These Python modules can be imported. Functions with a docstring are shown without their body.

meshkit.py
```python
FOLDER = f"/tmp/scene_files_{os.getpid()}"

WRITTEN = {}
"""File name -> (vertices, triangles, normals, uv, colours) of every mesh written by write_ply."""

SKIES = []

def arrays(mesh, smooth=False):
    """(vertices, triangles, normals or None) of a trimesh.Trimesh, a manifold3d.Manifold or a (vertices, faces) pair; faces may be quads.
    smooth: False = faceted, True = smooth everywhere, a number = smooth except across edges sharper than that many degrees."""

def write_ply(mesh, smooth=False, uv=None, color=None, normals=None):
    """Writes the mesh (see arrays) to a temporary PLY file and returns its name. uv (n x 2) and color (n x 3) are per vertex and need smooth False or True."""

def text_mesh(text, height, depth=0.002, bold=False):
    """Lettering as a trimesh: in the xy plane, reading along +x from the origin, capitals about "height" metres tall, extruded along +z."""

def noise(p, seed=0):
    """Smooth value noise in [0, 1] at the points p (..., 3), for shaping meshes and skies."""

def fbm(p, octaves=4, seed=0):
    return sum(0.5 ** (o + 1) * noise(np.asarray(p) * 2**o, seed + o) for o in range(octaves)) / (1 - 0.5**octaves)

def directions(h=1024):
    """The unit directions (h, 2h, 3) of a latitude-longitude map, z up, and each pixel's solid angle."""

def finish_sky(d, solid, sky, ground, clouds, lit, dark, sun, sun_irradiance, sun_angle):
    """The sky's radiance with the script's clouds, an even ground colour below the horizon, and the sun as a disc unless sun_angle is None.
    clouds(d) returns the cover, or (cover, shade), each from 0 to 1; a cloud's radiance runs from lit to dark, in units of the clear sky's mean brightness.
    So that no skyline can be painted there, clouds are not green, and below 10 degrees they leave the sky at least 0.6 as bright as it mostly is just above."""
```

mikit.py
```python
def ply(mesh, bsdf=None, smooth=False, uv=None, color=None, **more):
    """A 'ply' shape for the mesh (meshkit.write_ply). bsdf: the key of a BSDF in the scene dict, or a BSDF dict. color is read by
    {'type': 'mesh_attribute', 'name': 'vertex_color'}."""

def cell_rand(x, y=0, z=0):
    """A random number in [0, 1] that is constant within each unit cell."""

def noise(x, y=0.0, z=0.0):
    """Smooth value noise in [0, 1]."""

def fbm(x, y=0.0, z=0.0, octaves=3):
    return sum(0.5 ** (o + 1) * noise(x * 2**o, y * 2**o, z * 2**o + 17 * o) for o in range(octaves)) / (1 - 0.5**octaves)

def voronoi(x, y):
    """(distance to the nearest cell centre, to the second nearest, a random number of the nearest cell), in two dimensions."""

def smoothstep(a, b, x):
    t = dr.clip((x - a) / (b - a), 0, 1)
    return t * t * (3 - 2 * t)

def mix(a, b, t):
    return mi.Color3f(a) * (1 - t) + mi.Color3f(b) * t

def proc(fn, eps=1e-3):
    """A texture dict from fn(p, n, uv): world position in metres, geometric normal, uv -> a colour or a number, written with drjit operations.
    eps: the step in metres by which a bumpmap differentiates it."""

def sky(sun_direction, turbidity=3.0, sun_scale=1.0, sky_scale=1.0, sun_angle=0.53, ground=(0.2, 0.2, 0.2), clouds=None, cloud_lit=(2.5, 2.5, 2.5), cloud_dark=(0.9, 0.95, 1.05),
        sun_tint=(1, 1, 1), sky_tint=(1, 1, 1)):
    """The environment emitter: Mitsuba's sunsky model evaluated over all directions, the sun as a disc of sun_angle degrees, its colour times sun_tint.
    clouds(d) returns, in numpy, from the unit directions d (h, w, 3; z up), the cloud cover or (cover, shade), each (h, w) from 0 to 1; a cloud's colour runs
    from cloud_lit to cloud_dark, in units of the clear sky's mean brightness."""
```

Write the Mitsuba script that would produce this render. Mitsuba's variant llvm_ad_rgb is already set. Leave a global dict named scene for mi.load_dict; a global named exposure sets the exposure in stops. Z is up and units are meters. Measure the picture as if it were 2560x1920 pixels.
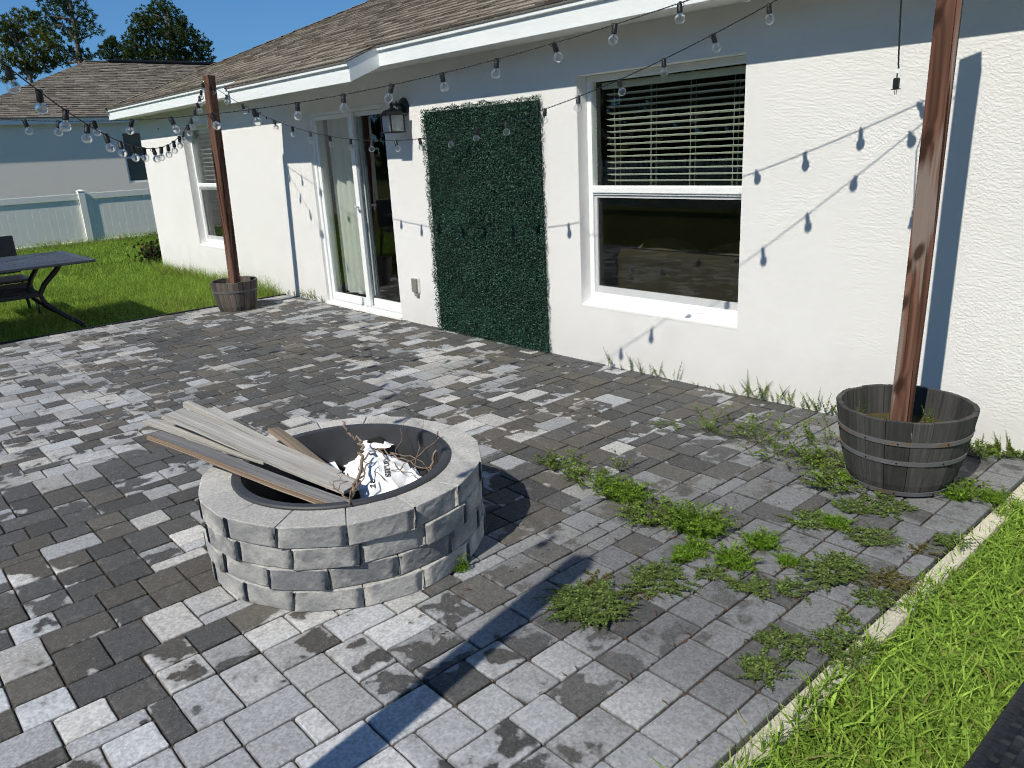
import math, random
import numpy as np, trimesh, mitsuba as mi, drjit as dr
import meshkit, mikit
from mikit import proc, noise, fbm, voronoi, smoothstep, mix, cell_rand
from shapely.geometry import box as sbox, Polygon
T = mi.ScalarTransform4f
rng = np.random.default_rng(7)
random.seed(7)
scene, labels = {}, {}

# ------------------------------------------------------------------ camera, sky, exposure
CAM = np.array([0.0, -4.262, 1.62])
FWD = np.array([-0.720977, 0.628258, -0.292378])
UP = np.array([-0.1853, 0.23177, 0.954959])
scene['camera'] = {'type': 'perspective', 'fov': 66.69, 'fov_axis': 'x', 'near_clip': 0.05, 'far_clip': 3000.0,
                   'to_world': T().look_at(origin=CAM.tolist(), target=(CAM + FWD).tolist(), up=UP.tolist())}
scene['sky'] = mikit.sky((0.20, -1.0, 1.057), turbidity=2.6, sky_scale=0.61, sun_tint=(0.86, 0.985, 1.17), sky_tint=(0.58, 0.97, 1.27))
exposure = 1.86

# ------------------------------------------------------------------ helpers
def C3(t): return {'type': 'rgb', 'value': list(t)}
def num(name):
    if name not in scene and name not in labels and not any(k.startswith(name + '__') for k in scene): return name
    i = 1
    while True:
        k = f'{name}_{i:03d}'
        if k not in scene and k not in labels and not any(q.startswith(k + '__') for q in scene): return k
        i += 1
_cnt = {}
def key(parent, name):
    base = parent + '__' + name
    i = _cnt.get(base, 0); _cnt[base] = i + 1
    return base if i == 0 else f'{base}_{i:03d}'
def part(parent, name, mesh, mat, smooth=False, **kw):
    k = key(parent, name)
    scene[k] = mikit.ply(mesh, mat, smooth=smooth, **kw)
    return k
def tag(k, label=None, cat=None, group=None, kind=None):
    d = {}
    if label: d['label'] = label
    if cat: d['category'] = cat
    if group: d['group'] = group
    if kind: d['kind'] = kind
    labels[k] = d
    return k
def box(x0, x1, y0, y1, z0, z1):
    m = trimesh.creation.box((x1 - x0, y1 - y0, z1 - z0)); m.apply_translation(((x0 + x1) / 2, (y0 + y1) / 2, (z0 + z1) / 2)); return m
def cbox(x0, x1, y0, y1, z0, z1, b=0.004):
    """a box with chamfered edges (convex hull of shrunken corners)"""
    p = []
    for x, sx in ((x0, 1), (x1, -1)):
        for y, sy in ((y0, 1), (y1, -1)):
            for z, sz in ((z0, 1), (z1, -1)):
                p += [(x + sx * b, y + sy * b, z), (x + sx * b, y, z + sz * b), (x, y + sy * b, z + sz * b)]
    return trimesh.convex.convex_hull(np.array(p))
def cat(*ms):
    ms = [m for a in ms for m in (a if isinstance(a, (list, tuple)) else [a])]
    vs, fs, o = [], [], 0
    for m in ms:
        vs.append(np.asarray(m.vertices)); fs.append(np.asarray(m.faces) + o); o += len(m.vertices)
    return trimesh.Trimesh(np.vstack(vs), np.vstack(fs), process=False)
def frame_of(d):
    d = np.asarray(d, float); d = d / np.linalg.norm(d)
    a = np.cross(d, [0, 0, 1.0]) if abs(d[2]) < 0.95 else np.cross(d, [1.0, 0, 0])
    a /= np.linalg.norm(a); return d, a, np.cross(a, d)
def tube(pts, rad, n=6, caps=True):
    p = np.asarray(pts, float); rad = np.broadcast_to(rad, (len(p),))
    t = np.gradient(p, axis=0); t /= np.linalg.norm(t, axis=1, keepdims=True) + 1e-9
    _, a, b = frame_of(t[0]); V = []
    for i in range(len(p)):
        a = a - t[i] * (a @ t[i]); a /= np.linalg.norm(a); b = np.cross(t[i], a)
        for k in range(n):
            q = 2 * np.pi * k / n; V.append(p[i] + rad[i] * (np.cos(q) * a + np.sin(q) * b))
    F = []
    for i in range(len(p) - 1):
        for k in range(n):
            a0, a1, b0, b1 = i * n + k, i * n + (k + 1) % n, (i + 1) * n + k, (i + 1) * n + (k + 1) % n
            F += [(a0, a1, b1), (a0, b1, b0)]
    if caps:
        for k in range(1, n - 1):
            F += [(0, k + 1, k), ((len(p) - 1) * n, (len(p) - 1) * n + k, (len(p) - 1) * n + k + 1)]
    return trimesh.Trimesh(np.array(V), np.array(F), process=False)
def rod(p0, p1, w, h, up=(0, 0, 1)):
    """rectangular bar from p0 to p1, w across, h along up"""
    p0, p1 = np.array(p0, float), np.array(p1, float); d = (p1 - p0) / np.linalg.norm(p1 - p0)
    s = np.cross(d, up); s /= np.linalg.norm(s); u = np.cross(s, d)
    V = [q + a * s * w / 2 + b * u * h / 2 for q in (p0, p1) for a, b in ((-1, -1), (1, -1), (1, 1), (-1, 1))]
    m = trimesh.convex.convex_hull(np.array(V)); return m
def lathe(prof, n=32, c=(0, 0, 0)):
    prof = np.asarray(prof, float); th = np.arange(n) * 2 * np.pi / n
    V = np.stack([prof[:, None, 0] * np.cos(th), prof[:, None, 0] * np.sin(th), np.broadcast_to(prof[:, None, 1], (len(prof), n))], -1).reshape(-1, 3) + c
    F = []
    for i in range(len(prof) - 1):
        for k in range(n):
            a0, a1, b0, b1 = i * n + k, i * n + (k + 1) % n, (i + 1) * n + k, (i + 1) * n + (k + 1) % n
            F += [(a0, a1, b1), (a0, b1, b0)]
    return trimesh.Trimesh(V, np.array(F), process=False)
def extr(poly, y0, y1):
    """shapely polygon in (x,z) extruded from y0 to y1"""
    m = trimesh.creation.extrude_polygon(poly, y1 - y0, engine='earcut')
    v = np.array(m.vertices); m.vertices = np.stack([v[:, 0], y1 - v[:, 2], v[:, 1]], 1); return m
def xf(m, M):
    m = m.copy(); m.apply_transform(M); return m
def rotm(ang, ax, pt=(0, 0, 0)): return trimesh.transformations.rotation_matrix(ang, ax, pt)

# ------------------------------------------------------------------ materials
def two(b): return {'type': 'twosided', 'bsdf': b}
def pr(col, rough=0.6, spec=0.4, **k):
    return two({'type': 'principled', 'base_color': C3(col) if not isinstance(col, dict) else col, 'roughness': rough, 'specular': spec, **k})
def bump(b, fn, scale, eps=1e-3):
    return {'type': 'bumpmap', 'tex': proc(fn, eps), 'scale': scale, 'bsdf': b}
def mat(name, b): scene[name] = b; return name

def stucco_h(p, n, uv):
    q = p * 1.0
    w = fbm(q.x * 30, q.y * 30, q.z * 30, 2)
    a = fbm(q.x * 95 + w * 2.2, q.y * 95, q.z * 105 - w * 2.2, 3)
    return smoothstep(0.38, 0.64, a) * 0.8 + 0.2 * a
def stucco_c(p, n, uv):
    a = fbm(p.x * 1.3, p.y * 1.3, p.z * 1.3, 4); b = fbm(p.x * 30, p.y * 30, p.z * 40, 2)
    low = smoothstep(0.5, 0.0, p.z + 0.35 * (fbm(p.x * 5, p.y * 5, p.z * 3, 3) - 0.5))
    c = mix((0.70, 0.695, 0.68), (0.765, 0.76, 0.75), a * 0.7 + b * 0.3)
    return c * (1 - 0.10 * low)
mat('mat_stucco', bump(pr(proc(stucco_c), 0.85, 0.25), stucco_h, 0.0018, 0.001))
mat('mat_stucco_grey', bump(pr(C3((0.80, 0.755, 0.67)), 0.85, 0.25), stucco_h, 0.0015, 0.004))
mat('mat_trim', pr((0.78, 0.80, 0.80), 0.4, 0.5))
def fascia_c(p, n, uv):
    return mix((0.70, 0.74, 0.75), (0.80, 0.82, 0.82), fbm(p.x * 1.7, p.y * 6, p.z * 9, 3))
mat('mat_fascia', pr(proc(fascia_c), 0.42, 0.5))
mat('mat_vinyl', pr((0.82, 0.82, 0.78), 0.4, 0.5))
mat('mat_soffit', bump(pr((0.70, 0.70, 0.67), 0.6, 0.4), lambda p, n, uv: smoothstep(0.35, 0.5, dr.abs(p.x * 26 - dr.floor(p.x * 26) - 0.5)), 0.004))
mat('mat_dark', pr((0.01, 0.01, 0.01), 0.7, 0.2))
mat('mat_black_metal', pr((0.012, 0.012, 0.014), 0.42, 0.5))
def pit_c(p, n, uv): return mix((0.028, 0.03, 0.034), (0.052, 0.055, 0.06), fbm(p.x * 9, p.y * 9, p.z * 9, 3))
mat('mat_pit_steel', pr(proc(pit_c), 0.5, 0.5))
mat('mat_cable', pr((0.012, 0.013, 0.015), 0.5, 0.4))
mat('mat_brass', pr((0.6, 0.5, 0.3), 0.3, 0.5, metallic=1.0))
mat('mat_pane', {'type': 'thindielectric', 'int_ior': 1.5, 'specular_transmittance': C3((0.75, 0.79, 0.75))})
mat('mat_screen', {'type': 'thindielectric', 'int_ior': 1.45, 'specular_transmittance': C3((0.33, 0.34, 0.30))})
mat('mat_bulb', {'type': 'dielectric', 'int_ior': 1.5, 'ext_ior': 1.0})
mat('mat_frosted', {'type': 'principledthin', 'base_color': C3((0.75, 0.76, 0.75)), 'roughness': 0.4, 'diff_trans': 0.9, 'spec_trans': 0.0})

def shingle_c(p, n, uv):
    g = fbm(p.x * 60, p.y * 60, p.z * 60, 2)
    t = cell_rand(uv.x * 977, uv.y * 613); t2 = cell_rand(uv.x * 331, uv.y * 787, 3)
    c = mix((0.095, 0.084, 0.069), (0.200, 0.180, 0.150), t)
    c = mix(c, mi.Color3f(0.125, 0.100, 0.078), t2 * 0.4)
    return c * (0.62 + 0.76 * g)
mat('mat_shingle', bump(pr(proc(shingle_c), 0.9, 0.2), lambda p, n, uv: fbm(p.x * 160, p.y * 160, p.z * 160, 2), 0.0022, 0.003))

def paver_c(p, n, uv):
    iu, iv = dr.floor(uv.x), dr.floor(uv.y)
    lx, ly = (uv.x - iu - 0.1) / 0.8, (uv.y - iv - 0.1) / 0.8
    tone = iu / 20.0
    s = iv * 7.31
    r1, r2, r3 = cell_rand(iv, 5, 1), cell_rand(iv, 5, 2), cell_rand(iv, 5, 3)
    edge = dr.minimum(dr.minimum(lx, 1 - lx), dr.minimum(ly, 1 - ly))
    big = fbm(p.x * 4.5, p.y * 4.5, 3.3, 3)
    bl = fbm(p.x * 15 + s, p.y * 15 + s * 1.7, s, 4)
    side = (lx - 0.5) * (r1 - 0.5) + (ly - 0.5) * (r2 - 0.5)
    f = tone + (bl - 0.5) * 1.0 + (big - 0.5) * 0.5 + side * 0.7 + 0.13 * smoothstep(0.22, 0.0, edge)
    m = smoothstep(0.455, 0.545, f) * (0.72 + 0.28 * smoothstep(0.5, 0.75, f))
    grain = fbm(p.x * 130, p.y * 130, 1.0, 2)
    warm = smoothstep(0.40, 0.85, r3 + (fbm(p.x * 2.1, p.y * 2.1, 9.0, 2) - 0.5) * 1.0)
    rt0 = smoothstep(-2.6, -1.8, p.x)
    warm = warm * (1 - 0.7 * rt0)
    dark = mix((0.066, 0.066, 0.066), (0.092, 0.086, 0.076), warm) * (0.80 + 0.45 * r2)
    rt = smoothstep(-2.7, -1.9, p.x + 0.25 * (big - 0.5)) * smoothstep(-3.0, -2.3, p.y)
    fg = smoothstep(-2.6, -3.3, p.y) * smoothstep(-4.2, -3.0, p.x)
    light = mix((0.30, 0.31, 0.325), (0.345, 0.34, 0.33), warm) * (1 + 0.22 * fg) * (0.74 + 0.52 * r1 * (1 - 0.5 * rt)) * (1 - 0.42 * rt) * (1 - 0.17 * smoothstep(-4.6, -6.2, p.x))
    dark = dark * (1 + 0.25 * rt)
    c = mix(dark, light, m) * (0.66 + 0.68 * grain)
    wear = smoothstep(0.62, 0.80, fbm(p.x * 30, p.y * 30, s, 3))
    c = mix(c, mi.Color3f(0.17, 0.165, 0.155), wear * 0.35)
    vd, v2, vr = voronoi(p.x * 85, p.y * 85)
    spk = smoothstep(0.02 + 0.22 * v2 * vr, 0.0, vd) * smoothstep(0.45, 0.75, vr)
    c = mix(c, mi.Color3f(0.42, 0.42, 0.41), spk * 0.7)
    dirt = smoothstep(0.035, 0.0, edge + 0.03 * (bl - 0.5)) * 0.45
    return c * (1 - dirt)
def paver_h(p, n, uv): return fbm(p.x * 110, p.y * 110, p.z * 110, 3)
mat('mat_paver', bump(pr(proc(paver_c), 0.78, 0.32), paver_h, 0.0028, 0.0015))
def sand_c(p, n, uv):
    g = fbm(p.x * 40, p.y * 40, 2, 3); m = smoothstep(0.5, 0.7, fbm(p.x * 3, p.y * 3, 7, 3))
    return mix(mix((0.035, 0.027, 0.02), (0.10, 0.075, 0.055), g), mi.Color3f(0.045, 0.045, 0.02), m * 0.5)
mat('mat_sand', pr(proc(sand_c), 0.95, 0.1))
def stone_c(p, n, uv):
    iu = dr.floor(uv.x); ed = smoothstep(0.45, 0.9, uv.x - iu + 0.5 * (fbm(p.x * 40, p.y * 40, p.z * 40, 3) - 0.5)); r = cell_rand(iu, 3, 7); r2 = cell_rand(iu, 5, 3)
    a = fbm(p.x * 11, p.y * 11, p.z * 11, 4); g = fbm(p.x * 150, p.y * 150, p.z * 150, 2)
    c = mix((0.22, 0.225, 0.23), (0.40, 0.395, 0.38), smoothstep(0.3, 0.7, a * 0.75 + r * 0.3 - 0.02))
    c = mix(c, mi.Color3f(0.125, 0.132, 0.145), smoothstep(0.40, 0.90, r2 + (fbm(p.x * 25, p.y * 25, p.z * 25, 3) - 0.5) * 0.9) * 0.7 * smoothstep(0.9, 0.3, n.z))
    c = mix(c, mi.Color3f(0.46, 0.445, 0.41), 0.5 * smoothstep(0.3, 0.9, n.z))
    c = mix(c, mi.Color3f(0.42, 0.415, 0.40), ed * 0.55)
    return c * (0.74 + 0.5 * g)
def stone_h(p, n, uv): return fbm(p.x * 55, p.y * 55, p.z * 55, 4)
mat('mat_stone', bump(pr(proc(stone_c), 0.85, 0.25), stone_h, 0.0065, 0.0015))
def conc_c(p, n, uv): return mix((0.42, 0.39, 0.31), (0.58, 0.55, 0.45), fbm(p.x * 14, p.y * 14, p.z * 14, 4)) * (0.8 + 0.4 * fbm(p.x * 120, p.y * 120, 1, 2))
mat('mat_concrete', bump(pr(proc(conc_c), 0.9, 0.2), stone_h, 0.006, 0.002))
def soil_c(p, n, uv): return mix((0.03, 0.024, 0.014), (0.085, 0.075, 0.035), fbm(p.x * 9, p.y * 9, p.z * 9, 4))
mat('mat_soil', bump(pr(proc(soil_c), 0.95, 0.1), lambda p, n, uv: fbm(p.x * 40, p.y * 40, p.z * 40, 3), 0.02, 0.004))

# redwood post: world z is the grain
KN = [(0.48, -1.385), (1.02, -1.40), (1.09, -1.36), (1.50, -1.39), (1.56, -1.37), (2.02, -1.385), (0.86, -1.40)]
def post_c(p, n, uv):
    w = fbm(p.x * 12, p.y * 12, p.z * 1.2, 2) * 0.02
    zz = p.z; d0 = mi.Float(9)
    for kz, kx in KN:
        d0 = dr.minimum(d0, dr.sqrt(dr.square((p.x - kx - 0.25 * (p.z - kz)) * 1.7) + dr.square((p.z - kz) * 0.75) + dr.square(dr.maximum(p.y + 0.675, 0) * 3)))
    sw = 0.018 * smoothstep(0.08, 0.0, d0)
    g = fbm((p.x + w + sw) * 120, (p.y + w) * 120, zz * 2.6, 3); g2 = fbm((p.x + w) * 35, (p.y + w) * 35, zz * 0.9, 3)
    c = mix((0.070, 0.031, 0.021), (0.150, 0.078, 0.055), g2)
    gl = fbm((p.x + w + sw) * 55 + 2, (p.y + w) * 55, zz * 1.1, 2)
    c = c * (0.30 + 0.60 * g + 0.95 * smoothstep(0.30, 0.70, gl))
    grey = smoothstep(0.50, 0.62, fbm((p.x + w) * 38 + 5, (p.y + w) * 38, zz * 1.6, 3))
    c = mix(c, mi.Color3f(0.225, 0.185, 0.160), grey * 0.7 * smoothstep(-5.0, -2.0, p.x) + grey * 0.15)
    c = mix(c, mi.Color3f(0.035, 0.018, 0.012), smoothstep(0.042, 0.018, d0) * 0.9)
    crack = smoothstep(0.70, 0.74, fbm((p.x) * 95 + 3, p.y * 95, zz * 0.7, 2))
    return c * (1 - 0.8 * crack)
def post_h(p, n, uv): return fbm(p.x * 130, p.y * 130, p.z * 2.6, 3)
mat('mat_post', bump(pr(proc(post_c), 0.9, 0.15), post_h, 0.004, 0.0015))
def stave_c(p, n, uv):
    r = cell_rand(uv.y * 977, 1, 2); r2 = cell_rand(uv.y * 977, 7, 5)
    g = fbm(uv.x * 150 + r * 50, p.z * 4, r * 9, 3); g2 = fbm(uv.x * 22 + r * 50, p.z * 3, r * 9, 3)
    c = mix((0.022, 0.023, 0.024), (0.085, 0.083, 0.078), g2) * (0.45 + 0.95 * g) * (0.75 + 0.6 * r)
    c = mix(c, mi.Color3f(0.07, 0.05, 0.035), smoothstep(0.8, 0.98, r2) * 0.4)
    c = mix(c, mi.Color3f(0.05, 0.060, 0.03), smoothstep(0.5, 0.8, fbm(p.x * 5, p.y * 5, p.z * 5, 3)) * 0.35)
    return c
mat('mat_stave', bump(pr(proc(stave_c), 0.8, 0.25), lambda p, n, uv: fbm(p.x * 90, p.y * 90, p.z * 5, 3), 0.005, 0.0015))
def stavew_c(p, n, uv):
    r = cell_rand(uv.y * 977, 1, 2); r2 = cell_rand(uv.y * 977, 7, 5)
    g = fbm(uv.x * 150 + r * 50, p.z * 4, r * 9, 3); g2 = fbm(uv.x * 22 + r * 50, p.z * 3, r * 9, 3)
    c = mix((0.055, 0.046, 0.040), (0.18, 0.15, 0.125), g2) * (0.45 + 0.95 * g) * (0.7 + 0.6 * r)
    return mix(c, mi.Color3f(0.05, 0.055, 0.065), smoothstep(0.6, 0.9, r2) * 0.5)
mat('mat_stave_brown', bump(pr(proc(stavew_c), 0.8, 0.25), lambda p, n, uv: fbm(p.x * 90, p.y * 90, p.z * 5, 3), 0.005, 0.0015))
def hoop_c(p, n, uv): return mix((0.085, 0.09, 0.10), (0.15, 0.15, 0.155), fbm(p.x * 18, p.y * 18, p.z * 18, 3))
def hoop_r(p, n, uv):
    t = smoothstep(0.58, 0.7, fbm(p.x * 10, p.y * 10, p.z * 25, 3)); return mix(hoop_c(p, n, uv), mi.Color3f(0.17, 0.085, 0.035), t * 0.6)
mat('mat_hoop', pr(proc(hoop_r), 0.5, 0.5))
def plank_c(p, n, uv):
    g = fbm(uv.x * 5, uv.y * 260, 3, 3); g2 = fbm(uv.x * 2.2 + 4, uv.y * 45, 1, 3)
    c = mix((0.26, 0.25, 0.235), (0.50, 0.485, 0.455), g2) * (0.62 + 0.66 * g)
    c = mix(c, mi.Color3f(0.27, 0.17, 0.09), smoothstep(0.66, 0.85, fbm(uv.x * 4 + 9, uv.y * 14, 5, 3)) * 0.5)
    k = dr.sqrt(dr.square((uv.x - dr.floor(uv.x / 0.31) * 0.31 - 0.14) * 1.0) + dr.square((uv.y - dr.floor(uv.y) - 0.055) * 1.6))
    return mix(c, mi.Color3f(0.06, 0.05, 0.045), smoothstep(0.010, 0.004, k) * 0.8)
mat('mat_plank', bump(pr(proc(plank_c), 0.8, 0.25), lambda p, n, uv: fbm(uv.x * 5, uv.y * 260, 3, 3), 0.003, 0.001))
def plankb_c(p, n, uv):
    g = fbm(uv.x * 5, uv.y * 240, 3, 3); g2 = fbm(uv.x * 2.0 + 4, uv.y * 30, 1, 3)
    c = mix((0.10, 0.105, 0.115), (0.27, 0.26, 0.25), g2) * (0.6 + 0.7 * g)
    st = smoothstep(0.4, 0.6, fbm(uv.x * 0.8, uv.y * 330, 3, 2))
    return dr.select(uv.y > 9.0, mix((0.17, 0.115, 0.08), (0.34, 0.29, 0.23), st), c)
def plankc_c(p, n, uv): return plank_c(p, n, uv) * mi.Color3f(0.62, 0.52, 0.42)
mat('mat_plank_brown', pr(proc(plankc_c), 0.85, 0.2))
mat('mat_plank_blue', pr(proc(plankb_c), 0.8, 0.25))
def twig_c(p, n, uv): return mix((0.09, 0.06, 0.045), (0.33, 0.26, 0.20), fbm(p.x * 40, p.y * 40, p.z * 40, 3))
mat('mat_twig', pr(proc(twig_c), 0.85, 0.2))
mat('mat_paper', pr((0.80, 0.81, 0.81), 0.7, 0.2))
mat('mat_ink', pr((0.015, 0.015, 0.016), 0.7, 0.2))
mat('mat_ash', pr((0.05, 0.048, 0.045), 0.95, 0.1))
VC = {'type': 'mesh_attribute', 'name': 'vertex_color'}
mat('mat_leaf', {'type': 'principledthin', 'base_color': VC, 'roughness': 0.45, 'diff_trans': 0.6, 'spec_trans': 0.0, 'eta': 1.4})
mat('mat_needle', {'type': 'principledthin', 'base_color': VC, 'roughness': 0.6, 'diff_trans': 0.5, 'spec_trans': 0.0, 'eta': 1.3})
mat('mat_hedge_leaf', two({'type': 'principled', 'base_color': VC, 'roughness': 0.55, 'specular': 0.3}))
def bark_c(p, n, uv): return mix((0.10, 0.075, 0.055), (0.26, 0.21, 0.17), fbm(p.x * 5, p.y * 5, p.z * 3, 3))
mat('mat_bark', pr(proc(bark_c), 0.9, 0.2))
mat('mat_blind', pr((0.72, 0.75, 0.69), 0.5, 0.4))
mat('mat_curtain', pr((0.68, 0.69, 0.67), 0.8, 0.2))
mat('mat_room', pr((0.20, 0.19, 0.17), 0.9, 0.1))
mat('mat_sofa', pr((0.20, 0.18, 0.13), 0.9, 0.1))
def rug_c(p, n, uv):
    a = dr.abs(dr.sin(p.x * 42) * dr.sin(p.y * 42)); return mix((0.03, 0.03, 0.032), (0.42, 0.41, 0.38), smoothstep(0.45, 0.55, a))
mat('mat_rug', pr(proc(rug_c), 0.95, 0.1))
mat('mat_outlet', pr((0.20, 0.195, 0.18), 0.5, 0.4))
mat('mat_outlet_light', pr((0.55, 0.54, 0.51), 0.5, 0.4))
def table_c(p, n, uv): return mix((0.040, 0.045, 0.055), (0.065, 0.07, 0.08), fbm(p.x * 6, p.y * 6, 1, 3))
mat('mat_table', pr(proc(table_c), 0.38, 0.5))
def wick_c(p, n, uv):
    r = cell_rand(uv.x * 977, uv.y * 613); return mix((0.006, 0.008, 0.012), (0.020, 0.024, 0.030), smoothstep(0.5, 1.0, r))
mat('mat_wicker', pr(proc(wick_c), 0.5, 0.4))

# ------------------------------------------------------------------ ground
def ground_c(p, n, uv): return mix((0.045, 0.05, 0.014), (0.085, 0.095, 0.025), fbm(p.x * 2.5, p.y * 2.5, 1, 4))
mat('mat_ground', bump(pr(proc(ground_c), 0.95, 0.1), lambda p, n, uv: fbm(p.x * 20, p.y * 20, 3, 3), 0.03, 0.01))
g = trimesh.creation.box((1600, 1600, 1.0)); g.apply_translation((0, 0, -0.575))
scene['lawn'] = mikit.ply(g, 'mat_ground'); tag('lawn', 'green lawn around the paver patio running out to the trees', 'lawn', kind='structure')

# ------------------------------------------------------------------ patio pavers
MOD = 0.0768
PX1, PX0, PY1, PY0 = -0.955, -9.02, -0.012, -5.2
NX, NY = int(round((PX1 - PX0) / MOD)), int(round((PY1 - PY0) / MOD))
def tiling(nx, ny, seed):
    r = random.Random(seed); occ = np.zeros((nx, ny), int) - 1; out = []
    # pieces placed by hand where the photograph shows them well, as (i, j, w, h) from the origin (-2.02, -3.40)
    oi, oj = int(round((-2.02 - PX0) / MOD)), int(round((-3.40 - PY0) / MOD))
    fixed = [(1, 2, 2, 2), (0, 0, 3, 2), (3, 1, 2, 3), (3, -2, 2, 3), (5, 2, 2, 2), (5, 4, 2, 2), (5, 6, 2, 2), (7, 2, 2, 3), (3, 4, 2, 2), (-4, -2, 3, 2), (-4, -4, 3, 2)]
    for i, j, w, h in fixed:
        i += oi; j += oj
        if (occ[i:i + w, j:j + h] < 0).all():
            occ[i:i + w, j:j + h] = len(out); out.append((i, j, w, h))
    def fits(i, j, w, h):
        return i >= 0 and j >= 0 and i + w <= nx and j + h <= ny and (occ[i:i + w, j:j + h] < 0).all()
    def runlen(i, j):
        k = i
        while k < nx and occ[k, j] < 0: k += 1
        return k - i
    for j in range(ny):
        i = 0
        while i < nx:
            if occ[i, j] >= 0: i += 1; continue
            L = runlen(i, j); x = PX0 + i * MOD
            pz = 0.32 if x > -2.2 else 0.62
            opts = [(3, 2), (2, 2), (2, 3)] if r.random() < pz else [(2, 3), (2, 2), (3, 2)]
            if r.random() < 0.33: opts = [(2, 2)] + opts
            done = False
            for w, h in opts:
                if L - w == 1 and L >= 4: continue
                if fits(i, j, w, h):
                    # avoid one-module slots above
                    occ[i:i + w, j:j + h] = len(out); out.append((i, j, w, h)); done = True; break
            if not done:
                for w, h in ((2, 3), (2, 2), (3, 2), (1, 3), (1, 2), (3, 1), (2, 1), (1, 1)):
                    if fits(i, j, w, h):
                        occ[i:i + w, j:j + h] = len(out); out.append((i, j, w, h)); break
            i += 1
    return out
def ss(a, b, x):
    t = min(max((x - a) / (b - a), 0), 1); return t * t * (3 - 2 * t)
def bl(x, y, cx, cy, rx, ry): return math.exp(-((x - cx) / rx) ** 2 - ((y - cy) / ry) ** 2)
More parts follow.
